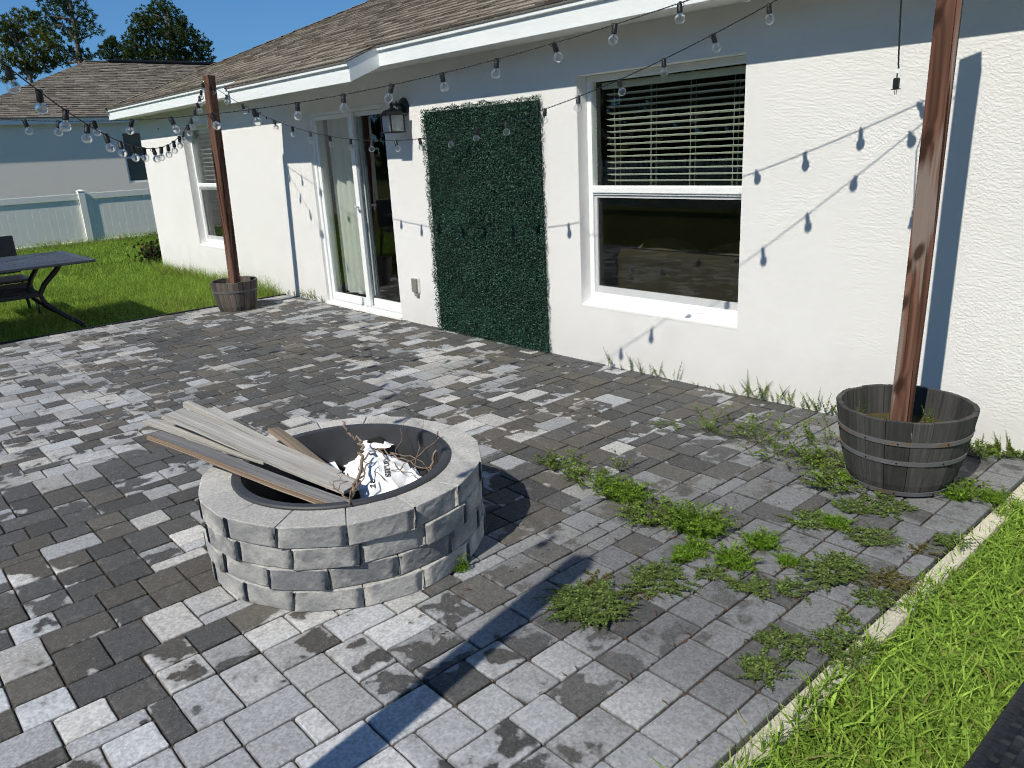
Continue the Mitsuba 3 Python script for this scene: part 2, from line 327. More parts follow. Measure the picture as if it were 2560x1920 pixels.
def lightness(x, y):
    p = 0.22
    p += 0.44 * ss(-2.55, -1.75, x)
    p += 0.20 * ss(-2.75, -3.2, y) * ss(-2.9, -2.35, x) * (1 - ss(-2.0, -1.6, x))
    p += 0.40 * bl(x, y, -6.5, -3.25, 1.5, 0.6)
    p += 0.45 * ss(-8.5, -8.85, x)
    p += 0.32 * bl(x, y, -7.4, -0.25, 1.0, 0.35)
    p += 0.25 * bl(x, y, -4.6, -1.0, 1.1, 0.5)
    p -= 0.32 * bl(x, y, -6.9, -1.6, 1.2, 0.6)
    p += 0.20 * bl(x, y, -8.2, -2.6, 0.8, 0.8)
    p -= 0.12 * bl(x, y, -3.4, -3.9, 0.9, 0.8)
    p += 0.55 * bl(x, y, -2.42, -4.05, 0.22, 0.3)
    p -= 0.22 * bl(x, y, -3.2, -0.4, 0.9, 0.35)
    return p
def paver_mesh(x0, x1, y0, y1, tone, ident, r):
    gp = 0.0022
    x0 += gp; x1 -= gp; y0 += gp; y1 -= gp
    c = 0.006; j = lambda s=0.0014: r.uniform(-s, s)
    dz = r.uniform(-0.0022, 0.0022); tx, ty = r.uniform(-0.008, 0.008), r.uniform(-0.008, 0.008)
    mx, my = (x0 + x1) / 2, (y0 + y1) / 2
    o = [(x0 + c, y0), (mx, y0), (x1 - c, y0), (x1, y0 + c), (x1, my), (x1, y1 - c), (x1 - c, y1), (mx, y1), (x0 + c, y1), (x0, y1 - c), (x0, my), (x0, y0 + c)]
    o = [(a + j(), b + j()) for a, b in o]
    V, F, n = [], [], len(o)
    for (inset, z) in ((0.0, -0.05), (0.0, -0.0055), (0.0022, -0.0018), (0.0065, 0.0)):
        for a, b in o:
            d = math.hypot(a - mx, b - my); k = 1 - inset / d * 1.2
            V.append((mx + (a - mx) * k, my + (b - my) * k, z + dz + tx * (a - mx) + ty * (b - my) if z > -0.04 else z))
    for L in range(3):
        for q in range(n):
            a, b, c2, d2 = L * n + q, L * n + (q + 1) % n, (L + 1) * n + (q + 1) % n, (L + 1) * n + q
            F += [(a, b, c2), (a, c2, d2)]
    V.append((mx, my, dz + 0.0004)); t = 3 * n
    for q in range(n): F.append((t + q, t + (q + 1) % n, len(V) - 1))
    V = np.array(V)
    uv = np.stack([tone + 0.1 + 0.8 * np.clip((V[:, 0] - x0) / (x1 - x0), 0, 1), ident + 0.1 + 0.8 * np.clip((V[:, 1] - y0) / (y1 - y0), 0, 1)], 1)
    return trimesh.Trimesh(V, np.array(F), process=False), uv
tag('patio', 'grey tumbled concrete paver patio, blotched light and dark, beside the white house', 'patio', kind='structure')
pav, r = [], random.Random(11)
for n_, (i, j, w, h) in enumerate(tiling(NX, NY, 5)):
    x0, y0 = PX0 + i * MOD, PY0 + j * MOD; x1, y1 = x0 + w * MOD, y0 + h * MOD
    cx, cy = (x0 + x1) / 2, (y0 + y1) / 2
    p = lightness(cx, cy); tn = p + r.gauss(0, 0.20 + 0.14 * ss(-2.75, -3.1, cy) * (1 - ss(-2.0, -1.7, cx)))
    if r.random() < 0.10 and p < 0.5: tn = 0.95
    if r.random() < 0.07 and p > 0.5: tn = 0.15
    tone = int(min(max(round(tn * 20), 0), 20))
    m, uv = paver_mesh(x0, x1, y0, y1, tone, (n_ * 37) % 199, r)
    d = math.dist((cx, cy, 0), CAM); fw = np.dot(np.array([cx, cy, 0]) - CAM, FWD)
    q = np.array([cx, cy, 0]) - CAM
    vis = fw > 0 and abs(np.dot(q, np.cross(FWD, UP))) / fw < 0.70 and np.dot(q, UP) / fw > -0.53
    hid = math.hypot(cx + 2.84, cy + 2.77) < 0.5
    pav.append(((w * h * CAM[2] / d ** 3) if vis and not hid else 0, m, uv))
pav.sort(key=lambda t: -t[0])
for s_, m, uv in pav[:300]: part('patio', 'paver', m, 'mat_paver', smooth=True, uv=uv)
rest = pav[300:]
scene['patio__paver_field'] = mikit.ply(cat([m for _, m, _ in rest]), 'mat_paver', smooth=True, uv=np.vstack([u for _, _, u in rest]))
tag('patio__paver_field', kind='stuff')
part('patio', 'joint_sand', box(PX0 + 0.01, PX1 - 0.01, PY0, PY1 - 0.002, -0.06, -0.0095), 'mat_sand')
# edging
scene['concrete_edging'] = mikit.ply(cbox(-0.951, -0.888, -5.2, -0.02, -0.09, -0.014, 0.006), 'mat_concrete')
tag('concrete_edging', 'pale concrete strip along the right edge of the pavers', 'edging')
scene['edge_restraint'] = mikit.ply(cbox(-9.055, -9.027, -5.2, -0.02, -0.09, 0.012, 0.004), 'mat_black_metal')
tag('edge_restraint', 'thin dark edging along the far left side of the pavers', 'edging')

# ------------------------------------------------------------------ house
H = 'white_house'
tag(H, 'single storey white stucco house with brown shingle roof and white fascia', 'house')
DO = (-8.02, -6.52, -0.02, 2.065)
W1 = (-4.033, -2.684, 0.44, 2.065)
W2 = (-11.70, -10.52, 0.46, 2.10)
wall = sbox(-13.5, -0.1, 3.0, 2.40)
wall = wall.difference(sbox(DO[0], 0.0, DO[1], DO[3])).difference(sbox(W1[0], W1[2], W1[1], W1[3])).difference(sbox(W2[0], W2[2], W2[1], W2[3]))
part(H, 'wall', extr(wall, 0.0, 0.2), 'mat_stucco')
part(H, 'wall', box(-13.5, -13.3, 0.2, 10.5, -0.1, 2.4), 'mat_stucco')
part(H, 'wall', box(2.8, 3.0, 0.2, 10.5, -0.1, 2.4), 'mat_stucco')
part(H, 'wall', box(-13.3, 2.8, 10.3, 10.5, -0.1, 2.4), 'mat_stucco')
part(H, 'ceiling', box(-13.3, 2.8, 0.2, 10.3, 2.36, 2.40), 'mat_room')
part(H, 'floor', box(-13.3, 2.8, 0.2, 10.3, -0.05, 0.0), 'mat_room')
for x in (-9.3, -5.2): part(H, 'partition', box(x, x + 0.12, 0.2, 10.3, 0.0, 2.36), 'mat_room')
part(H, 'partition', box(-13.3, 2.8, 4.6, 4.7, 0.0, 2.36), 'mat_room')
# fascia, drip edge, soffit
S = 0.417
def eave(x0, x1, yo, zt, sof=True):
    zb = zt - 0.165
    part(H, 'fascia', cbox(x0, x1, yo, yo + 0.02, zb, zt - 0.03, 0.002), 'mat_fascia')
    part(H, 'drip_edge', cbox(x0 - 0.012, x1 + 0.012, yo - 0.022, yo + 0.012, zt - 0.045, zt + 0.002, 0.003), 'mat_trim')
    if sof: part(H, 'soffit', box(x0 + 0.004, x1 - 0.004, yo + 0.021, -0.002, zb + 0.012, zb + 0.022), 'mat_soffit')
ZE = 2.487
eave(-13.83, -8.505, -0.31, ZE); eave(-6.035, 3.3, -0.31, ZE)
Z2 = ZE - 0.3 * S
eave(-8.5, -6.04, -0.61, Z2, False)
pl = Polygon([(-0.588, Z2 - 0.153), (-0.588, Z2 - 0.143), (-0.29, ZE - 0.143), (-0.003, ZE - 0.143), (-0.003, ZE - 0.153), (-0.29, ZE - 0.153)])
m = trimesh.creation.extrude_polygon(pl, 2.44, engine='earcut'); v = np.array(m.vertices)
m.vertices = np.stack([-8.49 + v[:, 2], v[:, 0], v[:, 1]], 1)
part(H, 'soffit', m, 'mat_fascia')
for x in (-8.505, -6.035):       # returns of the door canopy: small sloping fascia boards
    pl = Polygon([(-0.61, Z2 - 0.165), (-0.61, Z2 - 0.01), (-0.30, ZE - 0.01), (-0.30, ZE - 0.165)])
    m = trimesh.creation.extrude_polygon(pl, 0.012, engine='earcut'); v = np.array(m.vertices)
    m.vertices = np.stack([x - 0.006 + v[:, 2], v[:, 0], v[:, 1]], 1)
    part(H, 'fascia', m, 'mat_fascia')
    pl = Polygon([(-0.632, Z2 - 0.045), (-0.632, Z2 + 0.004), (-0.30, ZE + 0.004), (-0.30, ZE - 0.04)])
    m = trimesh.creation.extrude_polygon(pl, 0.018, engine='earcut'); v = np.array(m.vertices)
    m.vertices = np.stack([x - 0.009 + v[:, 2], v[:, 0], v[:, 1]], 1)
    part(H, 'drip_edge', m, 'mat_trim')
# left end eave
part(H, 'fascia', box(-13.83, -13.81, -0.29, 10.8, ZE - 0.165, ZE - 0.03), 'mat_fascia')
part(H, 'soffit', box(-13.806, -13.502, -0.005, 10.8, ZE - 0.153, ZE - 0.143), 'mat_soffit')

# roof: planes as a shingled field. A roof face is given by eave line point o, unit along-eave a, horizontal up-slope u, slope s, and clip polygon in (along, up)
def shingles(o, a, u, s, poly, expo, seed, lo=0.10, hi=0.30, tilt=0.012):
    o, a, u = (np.array(q, float) for q in (o, a, u)); r = random.Random(seed)
    L = math.sqrt(1 + s * s); dirn = (u + np.array([0, 0, s])) / L; nrm = np.cross(a, dirn); nrm *= np.sign(nrm[2])
    from shapely.geometry import LineString
    def span(y):
        c = poly.intersection(LineString([(poly.bounds[0] - 1, y), (poly.bounds[2] + 1, y)]))
        return (c.bounds[0], c.bounds[2]) if not c.is_empty else None
    out = []; x0, y0, x1, y1 = poly.bounds; k = 0; e = expo / L
    while y0 + k * e < y1:
        yb, yt = y0 + k * e, y0 + (k + 1) * e + 0.25 * e
        cut = poly.intersection(sbox(x0, yb + e * 0.02, x1, min(yb + e, y1)))
        if not cut.is_empty:
            bx0, _, bx1, _ = cut.bounds; x = bx0 - r.random() * hi; sp_ = span(min(yt, y1 - 1e-4)) or (bx0, bx1)
            while x < bx1:
                w = r.uniform(lo, hi); q0, q1 = max(x, bx0), min(x + w - 0.003, bx1)
                if q1 - q0 > 0.02:
                    th = tilt + (r.choice((0.0, 0.003, 0.010)) if k else 0); yy0 = yb - (r.choice((0, 0.004, 0.010)) if k else 0); 
                    def P(xx, yy, h): return o + a * xx + dirn * (yy * L) + nrm * h
                    mq = poly.intersection(LineString([((q0 + q1) / 2, y0 - 1), ((q0 + q1) / 2, y1 + 1)])); yy0 = max(yy0, mq.bounds[1]) if not mq.is_empty else yy0
                    t0_, t1_ = min(max(q0, sp_[0]), sp_[1]), min(max(q1, sp_[0]), sp_[1])
                    V = np.array([P(q0, yy0, 0.001), P(q1, yy0, 0.001), P(q0, yy0, th), P(q1, yy0, th), P(t0_, yt, 0.001), P(t1_, yt, 0.001)])
                    F = np.array([(0, 1, 3), (0, 3, 2), (2, 3, 5), (2, 5, 4), (0, 2, 4), (1, 5, 3)])
                    if np.dot(np.cross(a, dirn), [0, 0, 1]) < 0: F = F[:, ::-1]
                    out.append((P((q0 + q1) / 2, yb + e / 2, 0), (q1 - q0), trimesh.Trimesh(V, F, process=False)))
                x += w
        k += 1
    return out
def roof_base(o, a, u, s, poly, off=-0.004):
    m = trimesh.creation.extrude_polygon(poly, 0.01, engine='earcut'); v = np.array(m.vertices)
    o, a, u = (np.array(q, float) for q in (o, a, u))
    m.vertices = o + v[:, :1] * a + v[:, 1:2] * u + np.array([0, 0, 1.0]) * (v[:, 1:2] * s + v[:, 2:3] - 0.014 + off); return m
RO = np.array([-13.86, -0.34, ZE])
RT = 6.2
fp = Polygon([(0, 0), (5.34, 0), (5.34, -0.30), (7.84, -0.30), (7.84, 0), (17.2, 0), (17.2, RT), (RT, RT)])
hp = Polygon([(0, 0), (11.4, 0), (11.4 - 5.2, 5.2), (RT, RT)])
ROOF = H + '__roof'
scene[ROOF] = mikit.ply(cat(roof_base(RO, (1, 0, 0), (0, 1, 0), S, fp), roof_base(RO + [0, 11.4, 0], (0, -1, 0), (1, 0, 0), S, Polygon([(0, 0), (11.4, 0), (RT - 1, RT)])),
                            roof_base(RO + [17.2, 12.4, 0], (-1, 0, 0), (0, -1, 0), S, Polygon([(0, 0), (17.2, 0), (17.2 - RT, RT), (0, RT)]))), 'mat_shingle')
tabs = shingles(RO, (1, 0, 0), (0, 1, 0), S, fp, 0.143, 3, 0.09, 0.26)
def sz(t):
    q = t[0] - CAM; d = np.linalg.norm(q); fw = q @ FWD
    if fw <= 0: return 0
    X, Y = (q @ np.cross(FWD, UP)) / fw, (q @ UP) / fw
    if abs(X) > 0.66 or Y > 0.50: return 0
    return t[1] / d / d * abs(np.dot(q / d, (0, -0.385, 0.923)))
tabs.sort(key=lambda t: -sz(t))
r = random.Random(4)
def uvc(m): 
    a_, b_ = r.random(), r.random(); return np.tile([[a_, b_]], (len(m.vertices), 1))
for t in tabs[:300]: 
    k = key(ROOF, 'shingle'); scene[k] = mikit.ply(t[2], 'mat_shingle', uv=uvc(t[2]))
ms = [t[2] for t in tabs[300:]]
side = [t[2] for t in shingles(RO + [0, 11.4, 0], (0, -1, 0), (1, 0, 0), S, Polygon([(0, 0), (11.4, 0), (RT - 1, RT)]), 0.143, 8)]
scene[ROOF + '__shingle_field'] = mikit.ply(cat(ms + side), 'mat_shingle', uv=np.vstack([uvc(m) for m in ms + side])); tag(ROOF + '__shingle_field', kind='stuff')
# hip cap shingles
caps = []
for k in range(38):
    t0 = k * 0.16; c0 = RO + np.array([t0, t0, S * t0 + 0.018]); c1 = RO + np.array([t0 + 0.19, t0 + 0.19, S * (t0 + 0.19) + 0.014])
    for sgn in (1, -1):
        sd = np.array([0.7, -0.7, 0]) * sgn * 0.11 + np.array([0, 0, -0.030])
        caps.append(trimesh.Trimesh(np.array([c0 + (0, 0, .006), c1, c0 + sd + (0, 0, .006), c1 + sd]), np.array([(0, 2, 1), (1, 2, 3)] if sgn < 0 else [(0, 1, 2), (1, 3, 2)]), process=False))
scene[ROOF + '__hip_cap'] = mikit.ply(cat(caps), 'mat_shingle', uv=np.vstack([uvc(m) for m in caps]))

# windows
def window(W, y, label, nslats, lower_open=True, blind_top=None, split=None, lower_blind=False, mat_low='mat_screen'):
    x0, x1, z0, z1 = W; w = H + '__' + ('window' if (H + '__window') not in labels else 'window_001')
    tag(w, label)
    fw = 0.045; zf = z0 + 0.032; sp = split
    fr = sbox(x0 + 0.003, zf, x1 - 0.003, z1 - 0.003).difference(sbox(x0 + fw, zf + 0.05, x1 - fw, sp - 0.0)).difference(sbox(x0 + fw, sp + 0.062, x1 - fw, z1 - fw))
    part(w, 'frame', extr(fr, y, y + 0.055), 'mat_trim')
    fr2 = sbox(x0 + fw + 0.002, zf + 0.052, x1 - fw - 0.002, sp - 0.002); fr2 = fr2.difference(sbox(x0 + fw + 0.03, zf + 0.10, x1 - fw - 0.012, sp - 0.022))
    part(w, 'lower_sash', extr(fr2, y + 0.012, y + 0.04), 'mat_trim_grey')
    part(w, 'meeting_rail', cbox(x0 + fw, x1 - fw, y - 0.012, y + 0.03, sp + 0.012, sp + 0.058, 0.004), 'mat_trim')
    def pane(a, b, c, d, yy, mt):
        part(w, 'pane', trimesh.Trimesh(np.array([(a, yy, c), (b, yy, c), (b, yy, d), (a, yy, d)]), np.array([(0, 1, 2), (0, 2, 3)]), process=False), mt)
    pane(x0 + fw, x1 - fw, sp + 0.06, z1 - fw, y + 0.024, 'mat_pane')
    pane(x0 + fw + 0.03, x1 - fw - 0.012, zf + 0.10, sp - 0.022, y + 0.026, mat_low)
    # sloped sill, 3 mm proud of the wall
    pl = Polygon([(-0.003, z0 - 0.012), (-0.003, z0 + 0.002), (y + 0.02, z0 + 0.034), (y + 0.02, z0 + 0.001), (0.001, z0 + 0.001), (0.0, z0 - 0.012)])
    m = trimesh.creation.extrude_polygon(pl, x1 - x0 - 0.002, engine='earcut'); v = np.array(m.vertices); m.vertices = np.stack([x0 + 0.001 + v[:, 2], v[:, 0], v[:, 1]], 1)
    part(w, 'sill', m, 'mat_sill')
    # blind
    zt = z1 - 0.05; zb = (zf + 0.12) if lower_blind else sp + 0.05; n = nslats; yb = y + 0.115
    part(w, 'blind_rail', cbox(x0 + 0.07, x1 - 0.07, yb - 0.03, yb + 0.03, zt - 0.045, zt, 0.004), 'mat_blind')
    for k in range(n):
        zz = zt - 0.085 - k * (zt - 0.085 - zb) / (n - 1)
        sl = box(x0 + 0.11, x1 - 0.075, -0.025, 0.025, -0.0014, 0.0014); sl = xf(sl, rotm(math.radians(-12), (1, 0, 0))); sl.apply_translation((0, yb, zz)); part(w, 'slat', sl, 'mat_blind')
    for q in (0.14, 0.38, 0.62, 0.86):
        xq = x0 + (x1 - x0) * q
        for dy in (-0.028, 0.028): part(w, 'ladder_cord', box(xq - 0.0012, xq + 0.0012, yb + dy - 0.001, yb + dy + 0.001, zb, zt - 0.05), 'mat_blind')
    return w
mat('mat_trim_grey', pr((0.50, 0.51, 0.52), 0.4, 0.5))
mat('mat_sill', pr((0.80, 0.80, 0.78), 0.6, 0.3))
window(W1, 0.10, 'tall white framed window with half lowered slatted blind beside the green hedge panel', 16, split=1.247)
window(W2, 0.10, 'narrow far window with slatted blind behind the small barrel post', 24, split=1.27, lower_blind=True)

# sliding door
D = H + '__sliding_door'; tag(D, 'white framed sliding glass door with curtain behind its left panel')
x0, x1, _, z1 = DO
fr = sbox(x0 + 0.002, 0.0, x1 - 0.002, z1 - 0.002).difference(sbox(x0 + 0.05, 0.045, x1 - 0.05, z1 - 0.04))
part(D, 'frame', extr(fr, 0.03, 0.15), 'mat_trim')
part(D, 'threshold', cbox(x0 + 0.001, x1 - 0.001, -0.022, 0.028, -0.004, 0.028, 0.004), 'mat_sill')
part(D, 'track', cbox(x0 + 0.05, x1 - 0.05, 0.032, 0.145, 0.0455, 0.056, 0.002), 'mat_trim_grey')
def dpanel(a, b, y, stl, bot=0.075):
    p = sbox(a, 0.058, b, z1 - 0.045).difference(sbox(a + stl[0], 0.058 + bot, b - stl[1], z1 - 0.085))
    part(D, 'panel_frame', extr(p, y, y + 0.032), 'mat_trim')
    part(D, 'pane', trimesh.Trimesh(np.array([(a + stl[0], y + 0.016, 0.058 + bot), (b - stl[1], y + 0.016, 0.058 + bot), (b - stl[1], y + 0.016, z1 - 0.085), (a + stl[0], y + 0.016, z1 - 0.085)]), np.array([(0, 1, 2), (0, 2, 3)]), process=False), 'mat_pane')
dpanel(-7.965, -7.175, 0.045, (0.055, 0.075)); dpanel(-7.26, -6.575, 0.095, (0.06, 0.05))
part(D, 'handle', tube([(-7.205, 0.045, 1.10), (-7.205, 0.005, 1.10), (-7.185, -0.005, 1.10), (-7.165, -0.006, 1.10)], 0.011, 8), 'mat_trim')
# curtain hanging behind the left panel
xs = np.linspace(-7.96, -7.24, 120); ph = xs * 34
pts = 0.215 + 0.028 * np.sin(ph) + 0.012 * np.sin(ph * 2.3 + 1)
V = np.vstack([np.stack([xs, pts, np.full_like(xs, 0.12)], 1), np.stack([xs, pts * 0.9 + 0.024, np.full_like(xs, 2.1)], 1)]); n = len(xs)
F = [f for i in range(n - 1) for f in ((i, i + 1, n + i + 1), (i, n + i + 1, n + i))]
scene['curtain'] = mikit.ply(trimesh.Trimesh(V, np.array(F), process=False), 'mat_curtain', smooth=True); tag('curtain', 'pale green white curtain hanging behind the left pane of the sliding door', 'curtain')
scene['door_rug'] = mikit.ply(box(-7.15, -6.4, 0.3, 0.95, 0.001, 0.012), 'mat_rug'); tag('door_rug', 'black and white patterned rug just inside the sliding door', 'rug')
tag('sofa', 'beige upholstered sofa back seen through the lower window pane', 'sofa')
part('sofa', 'back', cbox(-4.07, -2.0, 0.40, 0.62, 0.05, 0.80, 0.05), 'mat_sofa', smooth=40)
for a, b in ((-4.15, -3.45), (-3.5, -2.7), (-2.7, -2.1)):
    m = trimesh.creation.icosphere(3); m.apply_scale(((b - a) / 2, 0.12, 0.2)); m.apply_translation(((a + b) / 2, 0.76, 0.67)); part('sofa', 'cushion', m, 'mat_sofa', smooth=True)
part('sofa', 'seat', cbox(-4.07, -2.0, 0.63, 1.3, 0.05, 0.42, 0.03), 'mat_sofa', smooth=40)

# wall lantern
Ln = 'wall_lantern'; tag(Ln, 'black outdoor lantern with frosted glass mounted beside the sliding door', 'lantern')
m = lathe([(0, -0.034), (0.045, -0.032), (0.066, -0.022), (0.078, -0.006), (0.080, 0.0)], 32); part(Ln, 'back_plate', xf(xf(m, rotm(-math.pi / 2, (1, 0, 0))), trimesh.transformations.translation_matrix((-6.17, -0.001, 2.005))), 'mat_black_metal', smooth=40)
bx, by = -6.145, -0.15
part(Ln, 'arm', cat(tube([(-6.17, -0.02, 2.02), (-6.165, -0.09, 2.025), (bx, by, 2.022)], 0.011, 8), tube([(-6.165, -0.08, 2.05), (-6.165, -0.08, 2.0)], 0.009, 8)), 'mat_black_metal', smooth=40)
part(Ln, 'finial', lathe([(0, 2.065), (0.012, 2.06), (0.016, 2.05), (0.011, 2.04), (0.010, 2.03), (0.017, 2.02), (0.012, 2.005), (0.018, 1.99)], 14, (bx, by, 0)), 'mat_black_metal', smooth=50)
hw = 0.073
def frust(pr_):
    V, F = [], []
    for w_, z in pr_:
        V += [(bx - w_, by - w_, z), (bx + w_, by - w_, z), (bx + w_, by + w_, z), (bx - w_, by + w_, z)]
    for i in range(len(pr_) - 1):
        for k in range(4):
            a, b = i * 4 + k, i * 4 + (k + 1) % 4; F += [(a, b, b + 4), (a, b + 4, a + 4)]
    return trimesh.Trimesh(np.array(V), np.array(F), process=False)
part(Ln, 'cap', frust([(0.0, 1.932), (0.093, 1.932), (0.093, 1.945), (0.070, 1.950), (0.055, 1.975), (0.025, 1.985), (0.012, 2.0), (0.0, 2.0)]), 'mat_black_metal')
part(Ln, 'base', frust([(0.0, 1.782), (0.083, 1.782), (0.083, 1.795), (0.0, 1.797)]), 'mat_black_metal')
for sx in (-1, 1):
    for sy in (-1, 1): part(Ln, 'corner_post', box(bx + sx * hw - 0.006, bx + sx * hw + 0.006, by + sy * hw - 0.006, by + sy * hw + 0.006, 1.797, 1.932), 'mat_black_metal')
part(Ln, 'glass', frust([(0.068, 1.798), (0.068, 1.931)]), 'mat_frosted')
# outlet
O = 'outlet_box'; tag(O, 'small grey outdoor outlet box low on the white wall', 'outlet')
part(O, 'cover', cbox(-6.265, -6.185, -0.03, -0.001, 0.315, 0.445, 0.005), 'mat_outlet'); part(O, 'flange', cbox(-6.275, -6.155, -0.009, -0.0005, 0.305, 0.452, 0.003), 'mat_outlet_light')
part(O, 'conduit', cbox(-6.225, -6.175, -0.028, -0.001, 0.275, 0.304, 0.004), 'mat_outlet')
# small anchors in the shaded wall above the door
for i, (x, z, w_) in enumerate([(-9.4, 2.17, 'upper anchor of the three between post and door'), (-9.1, 2.13, 'middle anchor of the three between post and door'), (-8.95, 2.07, 'lowest anchor of the three between post and door'), (-11.0, 2.2, 'anchor right above the narrow far window'), (-12.6, 2.13, 'anchor nearest the far house corner')]):
    k = 'wall_anchor' if i == 0 else f'wall_anchor_{i:03d}'
    scene[k] = mikit.ply(cbox(x - 0.006, x + 0.006, -0.01, -0.0003, z - 0.012, z + 0.012, 0.002), 'mat_dark'); tag(k, 'tiny dark ' + w_, 'anchor', 'wall anchors under the eave')

# ------------------------------------------------------------------ leaves helpers
def quads(c, d, s, L, W, col, fold=0.0):
    """leaf quads: centre base c, direction d, side s (unit), length, width; diamond shaped; returns arrays"""
    n = len(c); L = np.broadcast_to(L, (n,))[:, None]; W = np.broadcast_to(W, (n,))[:, None]
    nn = np.cross(d, s)
    V = np.stack([c, c + d * L * 0.45 + s * W * 0.5 + nn * fold * W, c + d * L, c + d * L * 0.45 - s * W * 0.5 + nn * fold * W], 1).reshape(-1, 3)
    F = (np.arange(n)[:, None, None] * 4 + np.array([[0, 1, 2], [0, 2, 3]])[None]).reshape(-1, 3)
    return V, F, np.repeat(col, 4, 0)
def merge(L):
    V, F, Cc, o = [], [], [], 0
    for v, f, c in L: V.append(v); F.append(f + o); Cc.append(c); o += len(v)
    return np.vstack(V), np.vstack(F), np.vstack(Cc)
def unit(a): return a / (np.linalg.norm(a, axis=-1, keepdims=True) + 1e-9)
def rdir(n): return unit(rng.normal(size=(n, 3)))
def colr(n, a, b, j=0.15):
    t = rng.random((n, 1)); return np.clip((np.array(a) * (1 - t) + np.array(b) * t) * (1 + rng.normal(0, j, (n, 1))), 0.003, 0.9)
def blades(xy, z0, h, w, lean, col, seg=3):
    """curved grass blades"""
    n = len(xy); az = rng.random(n) * 2 * np.pi; d = np.stack([np.cos(az), np.sin(az), 0 * az], 1); s = np.stack([-np.sin(az), np.cos(az), 0 * az], 1)
    rot = rng.normal(0, 0.9, n); s = s * np.cos(rot)[:, None] + d * np.sin(rot)[:, None]
    V = []
    b = np.column_stack([xy, np.broadcast_to(z0, (n,))])
    for k in range(seg + 1):
        t = k / seg; p = b + d * (lean * t ** 1.7)[:, None] + np.array([0, 0, 1.0]) * (h * t * (1 - 0.32 * t * np.minimum(lean / h, 1.3)))[:, None]
        ww = (w * (1 - t ** 1.5) * 0.5)[:, None]
        V += [p - s * ww, p + s * ww] if k < seg else [p]
    m = len(V); V = np.stack(V, 1).reshape(-1, 3); F = []
    for k in range(seg - 1): F += [(2 * k, 2 * k + 1, 2 * k + 3), (2 * k, 2 * k + 3, 2 * k + 2)]
    F.append((2 * seg - 2, 2 * seg - 1, 2 * seg))
    F = (np.arange(n)[:, None, None] * m + np.array(F)[None]).reshape(-1, 3)
    return V, F, np.repeat(col, m, 0)
def vcmesh(k, L, mt, **kw):
    V, F, Cc = merge(L) if isinstance(L, list) else L
    scene[k] = mikit.ply(trimesh.Trimesh(V, F, process=False), mt, color=np.clip(Cc, 0, 1)); return k

# ------------------------------------------------------------------ hedge panel
HP = 'hedge_panel'; tag(HP, 'dark green artificial boxwood panel hung on the white wall', 'hedge panel')
hx0, hx1, hz1 = -5.865, -4.375, 1.965
part(HP, 'backing', box(hx0 + 0.03, hx1 - 0.03, -0.022, -0.004, 0.01, hz1 - 0.03), 'mat_hedge_back')
mat('mat_hedge_back', pr((0.008, 0.016, 0.012), 0.8, 0.2))
n = 78000
x = rng.uniform(hx0, hx1, n); z = rng.uniform(-0.0, hz1, n)
edge_j = 0.012 * np.sin(z * 23) ; x = x + edge_j * 0.5
dep = 0.012 + 0.035 * rng.random(n) ** 0.7 + 0.022 * (meshkit.noise(np.stack([x * 9, 0 * x, z * 9], 1)) - 0.4)
z = z + (0.03 * (meshkit.noise(np.stack([x * 6, 0 * x + 3, 0 * z], 1)) - 0.5)) * (z > hz1 - 0.1) - 0.02 * ((x - hx0) / (hx1 - hx0)) * 0
c = np.stack([x, -dep, np.clip(z, 0.004, hz1 - 0.006 + 0.012 * np.sin(x * 31))], 1)
d = unit(rdir(n) * np.array([1, 0.6, 1]) + np.array([0, -0.55, 0.15])); s = unit(np.cross(d, rdir(n)))
col = colr(n, (0.010, 0.036, 0.028), (0.026, 0.080, 0.055), 0.25)
k_ = rng.random(n) < 0.09; col[k_] = colr(k_.sum(), (0.05, 0.12, 0.075), (0.10, 0.19, 0.13), 0.2)
cl2 = meshkit.fbm(np.stack([x * 5, 0 * x, z * 5], 1), 3)
vcmesh(HP + '__foliage', quads(c, d, s, rng.uniform(0.011, 0.019, n), rng.uniform(0.006, 0.010, n), col * (0.7 + 0.6 * cl2[:, None]), 0.15), 'mat_hedge_leaf'); tag(HP + '__foliage', kind='stuff')

# ------------------------------------------------------------------ posts, barrels
def wpost(name, base, top, w, ang, label, group=None):
    k = num(name)
    p0, p1 = np.array(base, float), np.array(top, float); h = w / 2; c_ = 0.005; V = []
    prof = [(-h + c_, -h), (h - c_, -h), (h, -h + c_), (h, h - c_), (h - c_, h), (-h + c_, h), (-h, h - c_), (-h, -h + c_)]
    R = np.array([[math.cos(ang), -math.sin(ang)], [math.sin(ang), math.cos(ang)]])
    nz = 14; F = []
    for i in range(nz + 1):
        t = i / nz; c0 = p0 + (p1 - p0) * t + np.array([0.004 * math.sin(t * 5), 0.003 * math.cos(t * 4), 0])
        for a, b in prof: q = R @ np.array([a, b]); V.append((c0[0] + q[0], c0[1] + q[1], c0[2]))
    for i in range(nz):
        for q in range(8): a, b = i * 8 + q, i * 8 + (q + 1) % 8; F += [(a, b, b + 8), (a, b + 8, a + 8)]
    for q in range(1, 7): F += [(nz * 8, nz * 8 + q, nz * 8 + q + 1), (0, q + 1, q)]
    scene[k] = mikit.ply(trimesh.Trimesh(np.array(V), np.array(F), process=False), 'mat_post', smooth=35)
    tag(k, label, 'post', group); return k
